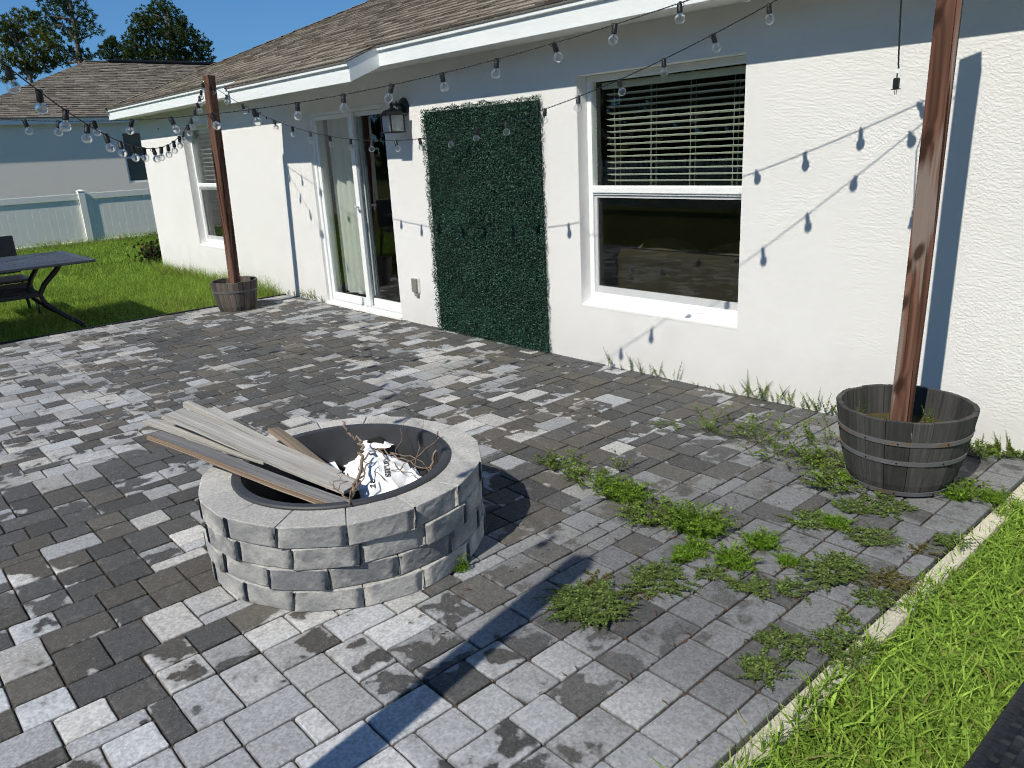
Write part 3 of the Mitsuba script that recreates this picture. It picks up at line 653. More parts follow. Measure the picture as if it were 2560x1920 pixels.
def barrel(cx, cy, r0, r1, h, label, mt, hoops, nst, seed, soil_z, detail=True):
    k = num('barrel_planter'); tag(k, label, 'planter'); r_ = random.Random(seed)
    def rad(t): return r0 + (r1 - r0) * (t ** 0.62) 
    cuts = np.cumsum([r_.uniform(0.75, 1.25) for _ in range(nst)]); cuts = cuts / cuts[-1] * 2 * np.pi; cuts = np.concatenate([[0], cuts])
    th = 0.022; NR = 6
    for i in range(nst):
        a0, a1 = cuts[i] + 0.006, cuts[i + 1] - 0.006; top = h + r_.uniform(-0.006, 0.004); rr = r_.uniform(-0.0018, 0.0018)
        V, UV = [], []
        na = 4
        for j in range(NR + 1):
            t = j / NR; R_ = rad(t) + rr; z = top * t + 0.001
            for off in (0, th):
                for q in range(na):
                    a = a0 + (a1 - a0) * q / (na - 1); V.append((cx + (R_ - off) * math.cos(a), cy + (R_ - off) * math.sin(a), z)); UV.append((a * 0.28, (i + 0.5 + seed * 31) / 977.0))
        F = []; m_ = 2 * na
        for j in range(NR):
            for q in range(na - 1):
                a, b = j * m_ + q, j * m_ + q + 1; F += [(a, b, b + m_), (a, b + m_, a + m_)]
                a, b = j * m_ + na + q, j * m_ + na + q + 1; F += [(a, b + m_, b), (a, a + m_, b + m_)]
            for q, w_ in ((0, 1), (na - 1, 0)):
                a, b = j * m_ + q, j * m_ + na + q; F += [(a, a + m_, b + m_), (a, b + m_, b)] if w_ else [(a, b + m_, a + m_), (a, b, b + m_)]
        for q in range(na - 1):
            a, b = NR * m_ + q, NR * m_ + na + q; F += [(a, a + 1, b + 1), (a, b + 1, b)]
            a, b = q, na + q; F += [(a, b + 1, a + 1), (a, b, b + 1)]
        part(k, 'stave', trimesh.Trimesh(np.array(V), np.array(F), process=False), mt, uv=np.array(UV))
    for z0, hh in hoops:
        pr_ = [(rad(z0 / h) + 0.001, z0), (rad(z0 / h) + 0.0055, z0), (rad((z0 + hh) / h) + 0.0055, z0 + hh), (rad((z0 + hh) / h) + 0.001, z0 + hh)]
        kk = part(k, 'hoop', lathe(pr_, 64, (cx, cy, 0)), 'mat_hoop', smooth=40)
        if detail:
            for a in np.radians([-100, -72, -30, -140, 20]):
                R_ = rad((z0 + hh / 2) / h) + 0.0055; m = trimesh.creation.icosphere(1, 0.004); m.apply_translation((cx + R_ * math.cos(a), cy + R_ * math.sin(a), z0 + hh / 2))
                q = key(kk, 'rivet'); scene[q] = mikit.ply(m, 'mat_dark', smooth=True)
    R_ = rad(soil_z / h) - th + 0.004
    rr = np.linspace(0, R_, 9); V = [(cx, cy, soil_z + 0.02)]
    for q in rr[1:]:
        for a in np.linspace(0, 2 * np.pi, 28, endpoint=False): V.append((cx + q * math.cos(a), cy + q * math.sin(a), soil_z + 0.025 * meshkit.noise(np.array([q * math.cos(a) * 22 + seed, q * math.sin(a) * 22, 0.5]))))
    F = [(0, 1 + i, 1 + (i + 1) % 28) for i in range(28)]
    for j in range(7):
        for i in range(28): a, b = 1 + j * 28 + i, 1 + j * 28 + (i + 1) % 28; F += [(a, a + 28, b + 28), (a, b + 28, b)]
    part(k, 'soil', trimesh.Trimesh(np.array(V), np.array(F), process=False), 'mat_soil', smooth=True)
    return k
RB = (-1.372, -0.645); LB = (-8.66, -0.80)
barrel(*RB, 0.212, 0.298, 0.385, 'large dark grey half barrel planter with metal hoops by the white wall', 'mat_stave', [(0.012, 0.022), (0.175, 0.021), (0.272, 0.021)], 19, 1, 0.235)
barrel(*LB, 0.195, 0.255, 0.33, 'smaller weathered brown half barrel planter at the far patio corner', 'mat_stave_brown', [(0.215, 0.02)], 22, 2, 0.17, False)
barrel(-1.47, -4.62, 0.205, 0.29, 0.37, 'half barrel planter holding the post behind the viewpoint', 'mat_stave', [(0.17, 0.021), (0.27, 0.021)], 20, 3, 0.19, False)
TL = np.array([-8.52, -0.84, 2.40]); TR = np.array([-1.36, -0.64, 2.50]); P3 = np.array([-1.455, -4.60, 2.50]); P4 = np.array([-8.66, -4.76, 2.55])
wpost('wooden_post', (-8.66, -0.80, 0.15), (-8.475, -0.80, 2.47), 0.092, 0.30, 'reddish brown square post leaning in the small far barrel')
wpost('wooden_post', (-1.385, -0.665, 0.17), (-1.35, -0.64, 2.55), 0.092, 0.30, 'knotty weathered reddish post standing in the large right barrel')
wpost('wooden_post', (-1.47, -4.62, 0.15), (-1.47, -4.62, 2.52), 0.096, 0.62, 'wooden post behind the viewpoint whose shadow crosses the pavers')
wpost('wooden_post', (-8.66, -4.76, -0.05), (-8.66, -4.76, 2.6), 0.092, 0.2, 'wooden post at the near left end of the patio')
# eye hook on the far post
scene['eye_hook'] = mikit.ply(tube([(-8.42, -0.86, 2.40), (-8.415, -0.885, 2.42), (-8.42, -0.895, 2.39), (-8.42, -0.875, 2.36)], 0.005, 6), 'mat_brass', smooth=True); tag('eye_hook', 'small metal hook near the top of the far post', 'hook')

# ------------------------------------------------------------------ string lights
sock = lathe([(0.0, 0.004), (0.009, 0.004), (0.011, 0.0), (0.012, -0.014), (0.0128, -0.016), (0.0128, -0.034), (0.0110, -0.037), (0.0, -0.038)], 14)
sock = cat(sock, box(-0.005, 0.005, -0.012, 0.012, -0.006, 0.008))
loop = tube([(0.012, 0, -0.014), (0.020, 0, -0.006), (0.019, 0, 0.006), (0.010, 0, 0.008)], 0.0016, 5)
sock = cat(sock, loop)
RB_ = 0.0230
th = np.linspace(0.42, np.pi, 14)
bprof = [(0.0085, -0.036), (0.0088, -0.040)] + [(RB_ * math.sin(t), -0.0415 - RB_ * 0.92 + RB_ * math.cos(t)) for t in th]
bin_ = [(max(q[0] - 0.0017, 0.0), q[1] + (0.0017 if q[1] < -0.06 else 0.0)) for q in bprof][::-1]
bin_ = [((RB_ - 0.0019) * math.sin(t), -0.0415 - RB_ * 0.92 + (RB_ - 0.0019) * math.cos(t)) for t in th][::-1] + [(0.0072, -0.0400), (0.0070, -0.036)]
bulb = lathe(bprof + bin_ + [bprof[0]], 28)
bulb = trimesh.Trimesh(bulb.vertices, np.array(bulb.faces)[:, ::-1], process=False)
fil = cat(lathe([(0.0032, -0.036), (0.0032, -0.052), (0.0, -0.056)], 6), tube([(-0.002, 0, -0.054), (-0.006, 0, -0.064), (0, 0, -0.066), (0.006, 0, -0.064), (0.002, 0, -0.054)], 0.0006, 4))
SOCK, BULB, FIL = mikit.ply(sock, 'mat_cable', smooth=40), mikit.ply(bulb, 'mat_bulb', smooth=True), mikit.ply(fil, 'mat_trim_grey', smooth=40)
def string(label, P0, P1, zs, slots, seed):
    """zs: three (s, z) samples for the sag curve along the horizontal span from P0 to P1"""
    k = num('string_lights'); tag(k, label, 'string lights')
    d = (P1 - P0)[:2]; L = np.linalg.norm(d); d = d / L
    s_ = np.array([q[0] for q in zs]); z_ = np.array([q[1] for q in zs]); co = np.polyfit(s_, z_, 4)
    r_ = random.Random(seed)
    ss_ = np.linspace(0, L, 90); pts = np.column_stack([P0[0] + d[0] * ss_, P0[1] + d[1] * ss_, np.polyval(co, ss_)])
    part(k, 'cable', tube(pts, 0.0027, 6), 'mat_cable', smooth=True)
    for s in slots:
        p = np.array([P0[0] + d[0] * s, P0[1] + d[1] * s, np.polyval(co, s)])
        M = T().translate((p + [0, 0, -0.004]).tolist()).rotate([1, 0, 0], r_.gauss(0, 9)).rotate([0, 1, 0], r_.gauss(0, 11)).rotate([0, 0, 1], r_.uniform(0, 360))
        a, b, c_ = key(k, 'socket'), key(k, 'bulb'), key(k, 'filament')
        scene[a] = {**SOCK, 'to_world': M}; scene[b] = {**BULB, 'to_world': M}; scene[c_] = {**FIL, 'to_world': M}
    return k, pts
SA = [0.15, 0.402, 0.615, 0.86, 1.131, 1.476, 1.732, 2.05, 2.304, 2.613, 2.9, 3.185, 3.476, 3.788, 4.091, 4.394, 4.684, 4.997, 5.302, 5.608, 5.897, 6.2, 6.5, 6.8, 7.1, 7.4, 7.7]
ZA = [(0.0, 2.44), (0.402, 2.312), (0.615, 2.223), (1.131, 2.065), (1.476, 1.988), (1.732, 1.919), (2.304, 1.822), (2.613, 1.782), (3.185, 1.732), (3.476, 1.724), (3.788, 1.721), (4.091, 1.726), (4.394, 1.745), (4.684, 1.773), (4.997, 1.812), (5.302, 1.858), (5.608, 1.916), (5.897, 1.97), (8.0, 2.5)]
string('string of clear globe bulbs sagging from the far post towards the upper left corner', TL, P3, ZA, SA, 1)
SB = [0.25, 0.52, 0.79, 1.071, 1.36, 1.649, 1.939, 2.231, 2.511, 2.797, 3.08, 3.362, 3.64, 3.923, 4.202, 4.484, 4.756, 5.024, 5.31, 5.6, 5.9, 6.2, 6.5, 6.8, 7.1, 7.4, 7.7, 8.0]
ZB = [(0, 2.45), (1.071, 2.187), (1.36, 2.125), (1.649, 2.066), (1.939, 2.021), (2.231, 1.98), (2.511, 1.949), (2.797, 1.921), (3.08, 1.897), (3.362, 1.885), (3.64, 1.875), (3.923, 1.872), (4.202, 1.871), (4.484, 1.886), (4.756, 1.901), (5.024, 1.921), (8.3, 2.5)]
ks, _ = string('string of clear globe bulbs crossing above the sliding door and the hedge panel', TR, P4, ZB, SB, 2)
SC = [0.05, 0.339, 0.668, 0.971, 1.282, 1.614, 1.926, 2.239, 2.564, 2.89, 3.202, 3.512, 3.871, 4.178, 4.461, 4.823, 5.1, 5.407, 5.714, 6.014, 6.313, 6.62, 6.9]
ZC = [(0, 2.40), (0.339, 2.238), (0.668, 2.136), (0.971, 2.039), (1.282, 1.96), (1.614, 1.893), (1.926, 1.83), (2.239, 1.783), (2.564, 1.744), (2.89, 1.713), (3.202, 1.706), (3.512, 1.706), (3.871, 1.713), (4.178, 1.734), (4.461, 1.77), (4.823, 1.833), (5.1, 1.874), (5.407, 1.941), (5.714, 2.017), (6.014, 2.105), (6.313, 2.2), (7.1, 2.47)]
kc, _ = string('string of clear globe bulbs sagging along the wall between the two barrel posts', np.array([-8.47, -0.80, 2.4]), TR, ZC, SC, 3)
tail = np.array([(-1.44, -0.62, 2.42), (-1.53, -0.62, 2.28), (-1.565, -0.62, 2.15), (-1.558, -0.62, 1.98), (-1.552, -0.62, 1.87), (-1.549, -0.62, 1.852)])
part(kc, 'tail_cable', tube(tail, 0.0035, 6), 'mat_cable', smooth=True)
part(kc, 'tail_tag', cbox(-1.560, -1.542, -0.622, -0.618, 1.832, 1.852, 0.001), 'mat_trim')
part(kc, 'plug', cat(cbox(-1.565, -1.543, -0.632, -0.608, 1.772, 1.815, 0.003), tube([(-1.553, -0.62, 1.835), (-1.554, -0.62, 1.812)], 0.003, 6), box(-1.571, -1.537, -0.63, -0.61, 1.768, 1.772)), 'mat_cable')
part(kc, 'plug_prong', cat(box(-1.559, -1.557, -0.623, -0.617, 1.748, 1.768), box(-1.551, -1.549, -0.623, -0.617, 1.748, 1.768)), 'mat_brass')

# ------------------------------------------------------------------ fire pit
FP = 'fire_pit'; tag(FP, 'round fire pit ring of four courses of grey stacked stone blocks', 'fire pit')
FC = np.array([-2.84, -2.772]); NB = 15; HB = 0.0885
def block(a0, a1, ro, ri, z0, z1, r_):
    """tumbled trapezoid block with rounded, uneven edges"""
    na, b = 7, 0.0058; A = np.linspace(a0, a1, na)
    out = []
    po = [np.array([ro * math.cos(a), ro * math.sin(a)]) for a in A]; mid = (a0 + a1) / 2
    # flattish outer face: chord blended with arc
    ch = [po[0] + (po[-1] - po[0]) * i / (na - 1) for i in range(na)]; po = [0.45 * p + 0.55 * q for p, q in zip(po, ch)]
    pi_ = [np.array([ri * math.cos(a), ri * math.sin(a)]) for a in A[::-1]]
    P = np.array(po + pi_); c = P.mean(0); n = len(P)
    V = []
    for inset, z in ((b, z0), (b * 0.25, z0 + b * 0.35), (0, z0 + b), (0, (z0 + z1) / 2), (0, z1 - b), (b * 0.25, z1 - b * 0.35), (b, z1)):
        for p in P:
            v = p - c; l = np.linalg.norm(v); q = c + v * (1 - inset * 1.15 / l)
            V.append((q[0], q[1], z))
    V = np.array(V); L = 7
    s = r_.uniform(0, 99)
    V += (np.stack([meshkit.fbm(V * 30 + s + i * 7, 3) for i in range(3)], 1) - 0.5) * np.array([0.006, 0.006, 0.003])
    F = []
    for j in range(L - 1):
        for q in range(n): a, b2 = j * n + q, j * n + (q + 1) % n; F += [(a, b2, b2 + n), (a, b2 + n, a + n)]
    V = np.vstack([V, V[:n].mean(0), V[-n:].mean(0)]); t = (L - 1) * n
    for q in range(n): F += [(q, len(V) - 2, (q + 1) % n), (t + q, t + (q + 1) % n, len(V) - 1)]
    E = np.full(len(V), 0.1)
    for j in range(L):
        for q in range(n):
            if j in (1, 5): E[j * n + q] = 0.9
            elif q in (0, na - 1): E[j * n + q] = 0.8
            elif j == 6: E[j * n + q] = 0.5
    return trimesh.Trimesh(V + np.array([FC[0], FC[1], 0]), np.array(F), process=False), E
from scipy.spatial import cKDTree
r_ = random.Random(21)
for cidx in range(4):
    ph = math.radians(-29.3 + (0 if cidx == 3 else (12 if cidx == 2 else (-8.4 if cidx == 1 else 3.0))))
    if cidx == 2: ph = math.radians(-29.3 - 8.6 + 12)
    cuts = ph + np.arange(NB + 1) * 2 * np.pi / NB + np.array([0] + [r_.uniform(-0.03, 0.03) for _ in range(NB - 1)] + [0])
    for i in range(NB):
        ro = 0.598 + r_.uniform(-0.007, 0.006) - (0.0 if cidx == 3 else 0.004)
        g_ = 0.0012 + r_.random() * 0.0025
        m, E = block(cuts[i] + g_, cuts[i + 1] - g_, ro, 0.452, cidx * HB + 0.0006, (cidx + 1) * HB - 0.0008, r_)
        part(FP, 'block', m, 'mat_stone', smooth=50, uv=None) if False else None
        a_, b_ = r_.random(), r_.random()
        m0 = m; m = trimesh.graph.smooth_shade(m, angle=math.radians(50), facet_minarea=None); E = E[cKDTree(m0.vertices).query(m.vertices)[1]]
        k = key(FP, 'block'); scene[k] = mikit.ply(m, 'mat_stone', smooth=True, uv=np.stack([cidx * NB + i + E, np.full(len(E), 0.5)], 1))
part(FP, 'steel_liner', lathe([(0.405, 0.02), (0.418, 0.34), (0.422, 0.363), (0.432, 0.3665), (0.456, 0.3655), (0.462, 0.360), (0.462, 0.352), (0.447, 0.350), (0.442, 0.03)], 96, (FC[0], FC[1], 0)), 'mat_pit_steel', smooth=40)
part(FP, 'ash_bed', lathe([(0.0, 0.07), (0.2, 0.075), (0.404, 0.06)], 48, (FC[0], FC[1], 0)), 'mat_ash', smooth=True)

# boards leaning in the pit
def board(name, p0, p1, w, th_, mt, label, side=None, split=False, edge_uv=False, roll=0.0):
    k = num(name); p0, p1 = np.array(p0, float), np.array(p1, float); d = p1 - p0; L = np.linalg.norm(d); d /= L
    s = np.cross(d, [0, 0, 1.0]); s /= np.linalg.norm(s); u = np.cross(s, d)
    s, u = s * math.cos(roll) + u * math.sin(roll), u * math.cos(roll) - s * math.sin(roll)
    N = 16; V, F, UV = [], [], []
    def face(Q, uvs):
        o = len(V); V.extend(Q); UV.extend(uvs); F.extend([(o, o + 1, o + 2), (o, o + 2, o + 3)])
    rr = random.Random(len(scene)); jit = [rr.uniform(-0.0015, 0.0015) for _ in range(N + 1)]
    jit2 = [rr.uniform(-0.0015, 0.0015) for _ in range(N + 1)]
    def wl(i):     # left and right half widths along
        a, b = w / 2 + jit[i], w / 2 + jit2[i]
        if split and i < 3: a = w / 2 * (0.15 + 0.25 * i)
        return a, b
    for i in range(N):
        q = []
        for j in (i, i + 1):
            a, b = wl(j); t = j / N; c0 = p0 + d * L * t + u * (0.003 * math.sin(t * 7))
            q.append([c0 - s * a - u * th_ / 2, c0 + s * b - u * th_ / 2, c0 + s * b + u * th_ / 2, c0 - s * a + u * th_ / 2, a, b, t * L])
        A, B = q
        face([A[3], A[2], B[2], B[3]], [(A[6], 0.5 - A[4]), (A[6], 0.5 + A[5]), (B[6], 0.5 + B[5]), (B[6], 0.5 - B[4])])
        face([A[1], A[0], B[0], B[1]], [(A[6], 1.5 - A[4]), (A[6], 1.5 + A[5]), (B[6], 1.5 + B[5]), (B[6], 1.5 - B[4])])
        eo = 10.5 if edge_uv else 0.8
        face([A[2], A[1], B[1], B[2]], [(A[6], eo), (A[6], eo + th_), (B[6], eo + th_), (B[6], eo)])
        face([A[0], A[3], B[3], B[0]], [(A[6], eo), (A[6], eo + th_), (B[6], eo + th_), (B[6], eo)])
        if i == 0: face([A[0], A[1], A[2], A[3]], [(0, 0.5), (0, 0.55), (0.02, 0.55), (0.02, 0.5)])
        if i == N - 1: face([B[1], B[0], B[3], B[2]], [(0, 0.5), (0, 0.55), (0.02, 0.55), (0.02, 0.5)])
    scene[k] = mikit.ply(trimesh.Trimesh(np.array(V), np.array(F), process=False), mt, uv=np.array(UV)); tag(k, label, 'board'); return k
board('wood_board', (-3.646, -3.191, 0.510), (-2.719, -2.809, 0.282), 0.125, 0.017, 'mat_plank', 'widest grey weathered board leaning in the fire pit', roll=0.05)
board('wood_board', (-3.775, -3.262, 0.468), (-3.10, -2.985, 0.358), 0.085, 0.012, 'mat_plank', 'short split grey board with broken brown end under the widest board', split=True)
board('wood_board', (-3.587, -3.304, 0.448), (-2.49, -2.955, 0.318), 0.075, 0.026, 'mat_plank_blue', 'lowest board with blue grey face and striped brown edge in the fire pit', edge_uv=True, roll=0.12)
board('wood_board', (-3.845, -3.06, 0.48), (-2.84, -2.80, 0.30), 0.034, 0.028, 'mat_plank', 'thin pale stick of lumber behind the widest board')
board('wood_board', (-3.33, -2.855, 0.410), (-2.86, -2.755, 0.235), 0.062, 0.018, 'mat_plank_brown', 'short brown grey board piece leaning at the back of the pit', roll=0.25)

# paper bag and scraps
def sheet(name, quad, label, nx=16, ny=16, amp=0.02, seed=0, dome=0.0):
    k = num(name); A, B, C_, Dd = (np.array(q, float) for q in quad); V = []
    for i in range(nx + 1):
        for j in range(ny + 1):
            u, v = i / nx, j / ny; V.append(A * (1 - u) * (1 - v) + B * u * (1 - v) + C_ * u * v + Dd * (1 - u) * v)
    V = np.array(V); q = V * 9 + seed * 3.7
    uu = np.repeat(np.arange(nx + 1) / nx, ny + 1); vv = np.tile(np.arange(ny + 1) / ny, nx + 1)
    rid = np.abs(meshkit.fbm(q, 3, seed) - 0.5) * 2
    V[:, 2] += amp * (0.5 - rid) * 2 + dome * np.sin(uu * np.pi) * np.sin(vv * np.pi)
    F = [f for i in range(nx) for j in range(ny) for f in ((i * (ny + 1) + j, (i + 1) * (ny + 1) + j, (i + 1) * (ny + 1) + j + 1), (i * (ny + 1) + j, (i + 1) * (ny + 1) + j + 1, i * (ny + 1) + j + 1))]
    m = trimesh.Trimesh(V, np.array(F), process=False)
    scene[k + '__sheet'] = mikit.ply(m, 'mat_paper', smooth=25); tag(k, label, 'paper bag' if 'bag' in name else 'paper scrap')
    return k, m
sheet('paper_scrap', [(-3.396, -2.562, 0.20), (-3.346, -2.70, 0.20), (-2.98, -2.80, 0.19), (-3.0, -2.69, 0.20)], 'flat clean white paper piece beside the boards in the fire pit', amp=0.003, seed=1)
sheet('paper_scrap', [(-3.37, -2.40, 0.19), (-3.36, -2.56, 0.17), (-3.0, -2.62, 0.18), (-3.0, -2.42, 0.2)], 'pinkish white paper piece behind the crumpled bag', amp=0.006, seed=2)
bag, bm = sheet('paper_bag', [(-3.14, -2.47, 0.235), (-3.07, -2.66, 0.21), (-2.66, -2.79, 0.20), (-2.62, -2.46, 0.215)], 'crumpled white printed paper bag lying in the fire pit', 30, 26, 0.040, 3, 0.05)
bag2, bm2 = sheet('paper_bag', [(-3.25, -2.46, 0.26), (-3.16, -2.52, 0.27), (-2.98, -2.46, 0.27), (-3.05, -2.36, 0.26)], 'small folded white bag end with a black printed patch', 12, 12, 0.02, 5, 0.03)
tree_b = bm.triangles_center
def stamp(bagk, m_, text, hgt, at, ang, bold=True, z_off=0.003):
    t = meshkit.text_mesh(text, hgt, 0.0006, bold); t = t.subdivide() if len(t.faces) < 3000 else t
    v = np.array(t.vertices); ca, sa = math.cos(ang), math.sin(ang); X = at[0] + v[:, 0] * ca - v[:, 1] * sa; Y = at[1] + v[:, 0] * sa + v[:, 1] * ca
    from scipy.interpolate import LinearNDInterpolator
    mv = np.array(m_.vertices); Z = LinearNDInterpolator(mv[:, :2], mv[:, 2], fill_value=float(mv[:, 2].mean()))(X, Y)
    t.vertices = np.stack([X, Y, Z + z_off + v[:, 2]], 1)
    k = key(bagk, 'print'); scene[k] = mikit.ply(t, 'mat_ink')
stamp(bag, bm, 'SIDE UP', 0.022, (-2.72, -2.62), math.radians(150)); stamp(bag, bm, '18', 0.022, (-2.72, -2.70), math.radians(150)); stamp(bag, bm, 'NOTE', 0.02, (-2.68, -2.50), math.radians(60))
stamp(bag, bm, 'SMILE', 0.018, (-2.93, -2.66), math.radians(-15))
bv = np.array(bm2.vertices); i0 = [i for i, v in enumerate(bv)]
from scipy.interpolate import LinearNDInterpolator
gx, gy = np.meshgrid(np.linspace(0.35, 0.8, 8), np.linspace(0.3, 0.8, 8), indexing='ij')
A_, B_, C_, D_ = (np.array(q) for q in [(-3.25, -2.46), (-3.16, -2.52), (-2.98, -2.46), (-3.05, -2.36)])
P_ = (A_ * ((1 - gx) * (1 - gy))[..., None] + B_ * (gx * (1 - gy))[..., None] + C_ * (gx * gy)[..., None] + D_ * ((1 - gx) * gy)[..., None]).reshape(-1, 2)
Zp = LinearNDInterpolator(bv[:, :2], bv[:, 2], fill_value=0.29)(P_) + 0.003
F = [f for i in range(7) for j in range(7) for f in ((i * 8 + j, (i + 1) * 8 + j, (i + 1) * 8 + j + 1), (i * 8 + j, (i + 1) * 8 + j + 1, i * 8 + j + 1))]
part(bag2, 'printed_patch', trimesh.Trimesh(np.column_stack([P_, Zp]), np.array(F), process=False), 'mat_ink', smooth=True)
# twigs
def twig(p, rad, label, branches=()):
    k = num('twig'); ms = []
    def wob(a, b, n=7, w=0.007):
        a, b = np.array(a), np.array(b); t = np.linspace(0, 1, n)[:, None]; q = a + (b - a) * t; q[1:-1] += rng.normal(0, w, (n - 2, 3)); return q
    for i in range(len(p) - 1): ms.append(tube(wob(p[i], p[i + 1]), np.linspace(rad * (1 - i / len(p) * 0.5), rad * (1 - (i + 1) / len(p) * 0.5), 7), 6))
    for a, b, rr in branches: ms.append(tube(wob(a, b), np.linspace(rr, rr * 0.5, 7), 5))
    scene[k] = mikit.ply(cat(ms), 'mat_twig', smooth=True); tag(k, label, 'twig')
twig([(-2.66, -2.86, 0.26), (-2.83, -2.69, 0.34), (-2.93, -2.63, 0.345), (-2.99, -2.60, 0.37), (-3.02, -2.63, 0.40), (-3.09, -2.62, 0.44)], 0.008, 'thick crooked branch standing up among the paper in the fire pit', [((-2.83, -2.69, 0.34), (-2.90, -2.56, 0.34), 0.005), ((-2.70, -2.82, 0.28), (-2.80, -2.66, 0.33), 0.006), ((-2.66, -2.86, 0.27), (-2.72, -2.74, 0.33), 0.004)])
twig([(-2.96, -2.53, 0.31), (-2.82, -2.49, 0.29), (-2.66, -2.45, 0.25)], 0.0035, 'bundle of thin forked twigs lying over the crumpled bag', [((-2.96, -2.53, 0.31), (-2.72, -2.56, 0.27), 0.004), ((-2.85, -2.5, 0.3), (-2.98, -2.35, 0.42), 0.002), ((-2.75, -2.47, 0.27), (-2.93, -2.28, 0.40), 0.002), ((-2.9, -2.5, 0.3), (-2.7, -2.4, 0.26), 0.003), ((-2.8, -2.6, 0.29), (-2.62, -2.52, 0.26), 0.003), ((-2.95, -2.62, 0.29), (-2.7, -2.66, 0.27), 0.003), ((-2.75, -2.55, 0.27), (-2.70, -2.36, 0.38), 0.003)])
twig([(-2.67, -2.44, 0.25), (-2.73, -2.36, 0.34), (-2.75, -2.33, 0.39)], 0.006, 'short flaky grey twig at the far right inside the pit')
twig([(-2.42, -2.99, 0.371), (-2.53, -2.96, 0.375), (-2.66, -2.94, 0.372)], 0.0035, 'slender pale twig lying across the near rim of the pit', [((-2.55, -2.96, 0.372), (-2.62, -2.90, 0.40), 0.002), ((-2.60, -2.95, 0.373), (-2.66, -2.90, 0.385), 0.002)])
twig([(-3.15, -3.0, 0.364), (-3.10, -2.975, 0.375), (-3.06, -2.97, 0.366)], 0.003, 'tiny rusty twig on top of the widest board')

# ------------------------------------------------------------------ lawns
GA, GB = (0.115, 0.205, 0.028), (0.33, 0.48, 0.085)
def grass_patch(k, xs, n, h, w, label, z0=-0.075, keep=None, dry=0.03, bright=1.0, flop=1.0):
    xy = np.column_stack([rng.uniform(xs[0], xs[1], n), rng.uniform(xs[2], xs[3], n)])
    if keep is not None: xy = xy[keep(xy)]
    n = len(xy); cl = meshkit.fbm(np.column_stack([xy * 1.6, np.zeros(n)]), 3)
    hh = h * rng.uniform(0.55, 1.25, n) * (0.65 + 0.7 * cl); ln = hh * rng.uniform(0.15, 1.0, n) * flop
    col = colr(n, GA, GB, 0.16) * (0.78 + 0.45 * meshkit.fbm(np.column_stack([xy * 0.9, np.ones(n)]), 3))[:, None] * bright
    dd = rng.random(n) < dry; col[dd] = colr(dd.sum(), (0.22, 0.20, 0.07), (0.36, 0.32, 0.14))
    ww = w * rng.uniform(0.6, 1.3, n)
    return blades(xy, z0, hh, ww, ln, col)
L = []
L.append(grass_patch('', (-13.3, -9.06, -4.4, -0.03), 90000, 0.13, 0.007, ''))
L.append(grass_patch('', (-19.4, -13.3, -4.4, 2.2), 75000, 0.15, 0.012, '', keep=lambda q: (q[:, 0] < -13.52) | (q[:, 1] < -0.02)))
L.append(grass_patch('', (-9.11, -9.06, -4.2, -0.05), 2600, 0.10, 0.006, ''))
L.append(grass_patch('', (-9.9, -9.06, -3.6, -0.9), 900, 0.30, 0.004, '', dry=0.6))
L.append(grass_patch('', (-13.3, -9.1, -0.25, -0.03), 2500, 0.26, 0.006, '', dry=0.25))
L.append(grass_patch('', (-19.36, -19.1, -3.0, 2.3), 3000, 0.26, 0.012, '', dry=0.2))
vcmesh('lawn_grass', L, 'mat_leaf'); tag('lawn_grass', 'long bright green grass of the left lawn up to the white fence', 'grass', kind='stuff')
L = []
rk = lambda q: q[:, 0] > -0.938 + 0.17 * (meshkit.fbm(np.column_stack([q[:, 1] * 7, q[:, 1] * 0, q[:, 1] * 0]), 3) - 0.55)
L.append(grass_patch('', (-0.95, 0.9, -3.6, -0.02), 46000, 0.070, 0.0078, '', keep=rk, dry=0.02, flop=1.35))
L.append(grass_patch('', (-0.93, 0.7, -3.6, -0.05), 14000, 0.105, 0.0105, '', keep=rk, dry=0.03, bright=1.2, flop=1.5))
L.append(grass_patch('', (-0.93, 0.5, -3.4, -0.05), 260, 0.16, 0.0035, '', keep=rk, dry=0.5))
L.append(grass_patch('', (-0.965, -0.885, -3.6, -0.05), 4200, 0.068, 0.007, '', z0=-0.03, keep=lambda q: meshkit.fbm(np.column_stack([q[:, 1] * 4.5, q[:, 1] * 0 + 7, (q[:, 0] + .9) * 8]), 3) > 0.55 + 3.6 * np.maximum(-0.90 - q[:, 0], 0), flop=1.3))
n = 34000; xy = np.column_stack([rng.uniform(-0.95, 0.8, n), rng.uniform(-3.6, -0.02, n)]); xy = xy[rk(xy)]
cl = meshkit.fbm(np.column_stack([xy * 3.5, np.zeros(len(xy)) + 4]), 3); xy = xy[cl > 0.47]; n = len(xy)
d = unit(rdir(n) * [1, 1, 0.35] + [0, 0, 0.15]); s = unit(np.cross(d, unit(rdir(n) * 0.5 + [0, 0, 1])))
L.append(quads(np.column_stack([xy, rng.uniform(-0.065, -0.028, n)]), d, s, rng.uniform(0.016, 0.036, n), rng.uniform(0.009, 0.017, n), colr(n, (0.13, 0.24, 0.04), (0.32, 0.48, 0.09)), 0.1))
vcmesh('side_lawn_grass', L, 'mat_leaf'); tag('side_lawn_grass', 'bright grass and clover beside the concrete edging at the right', 'grass', kind='stuff')

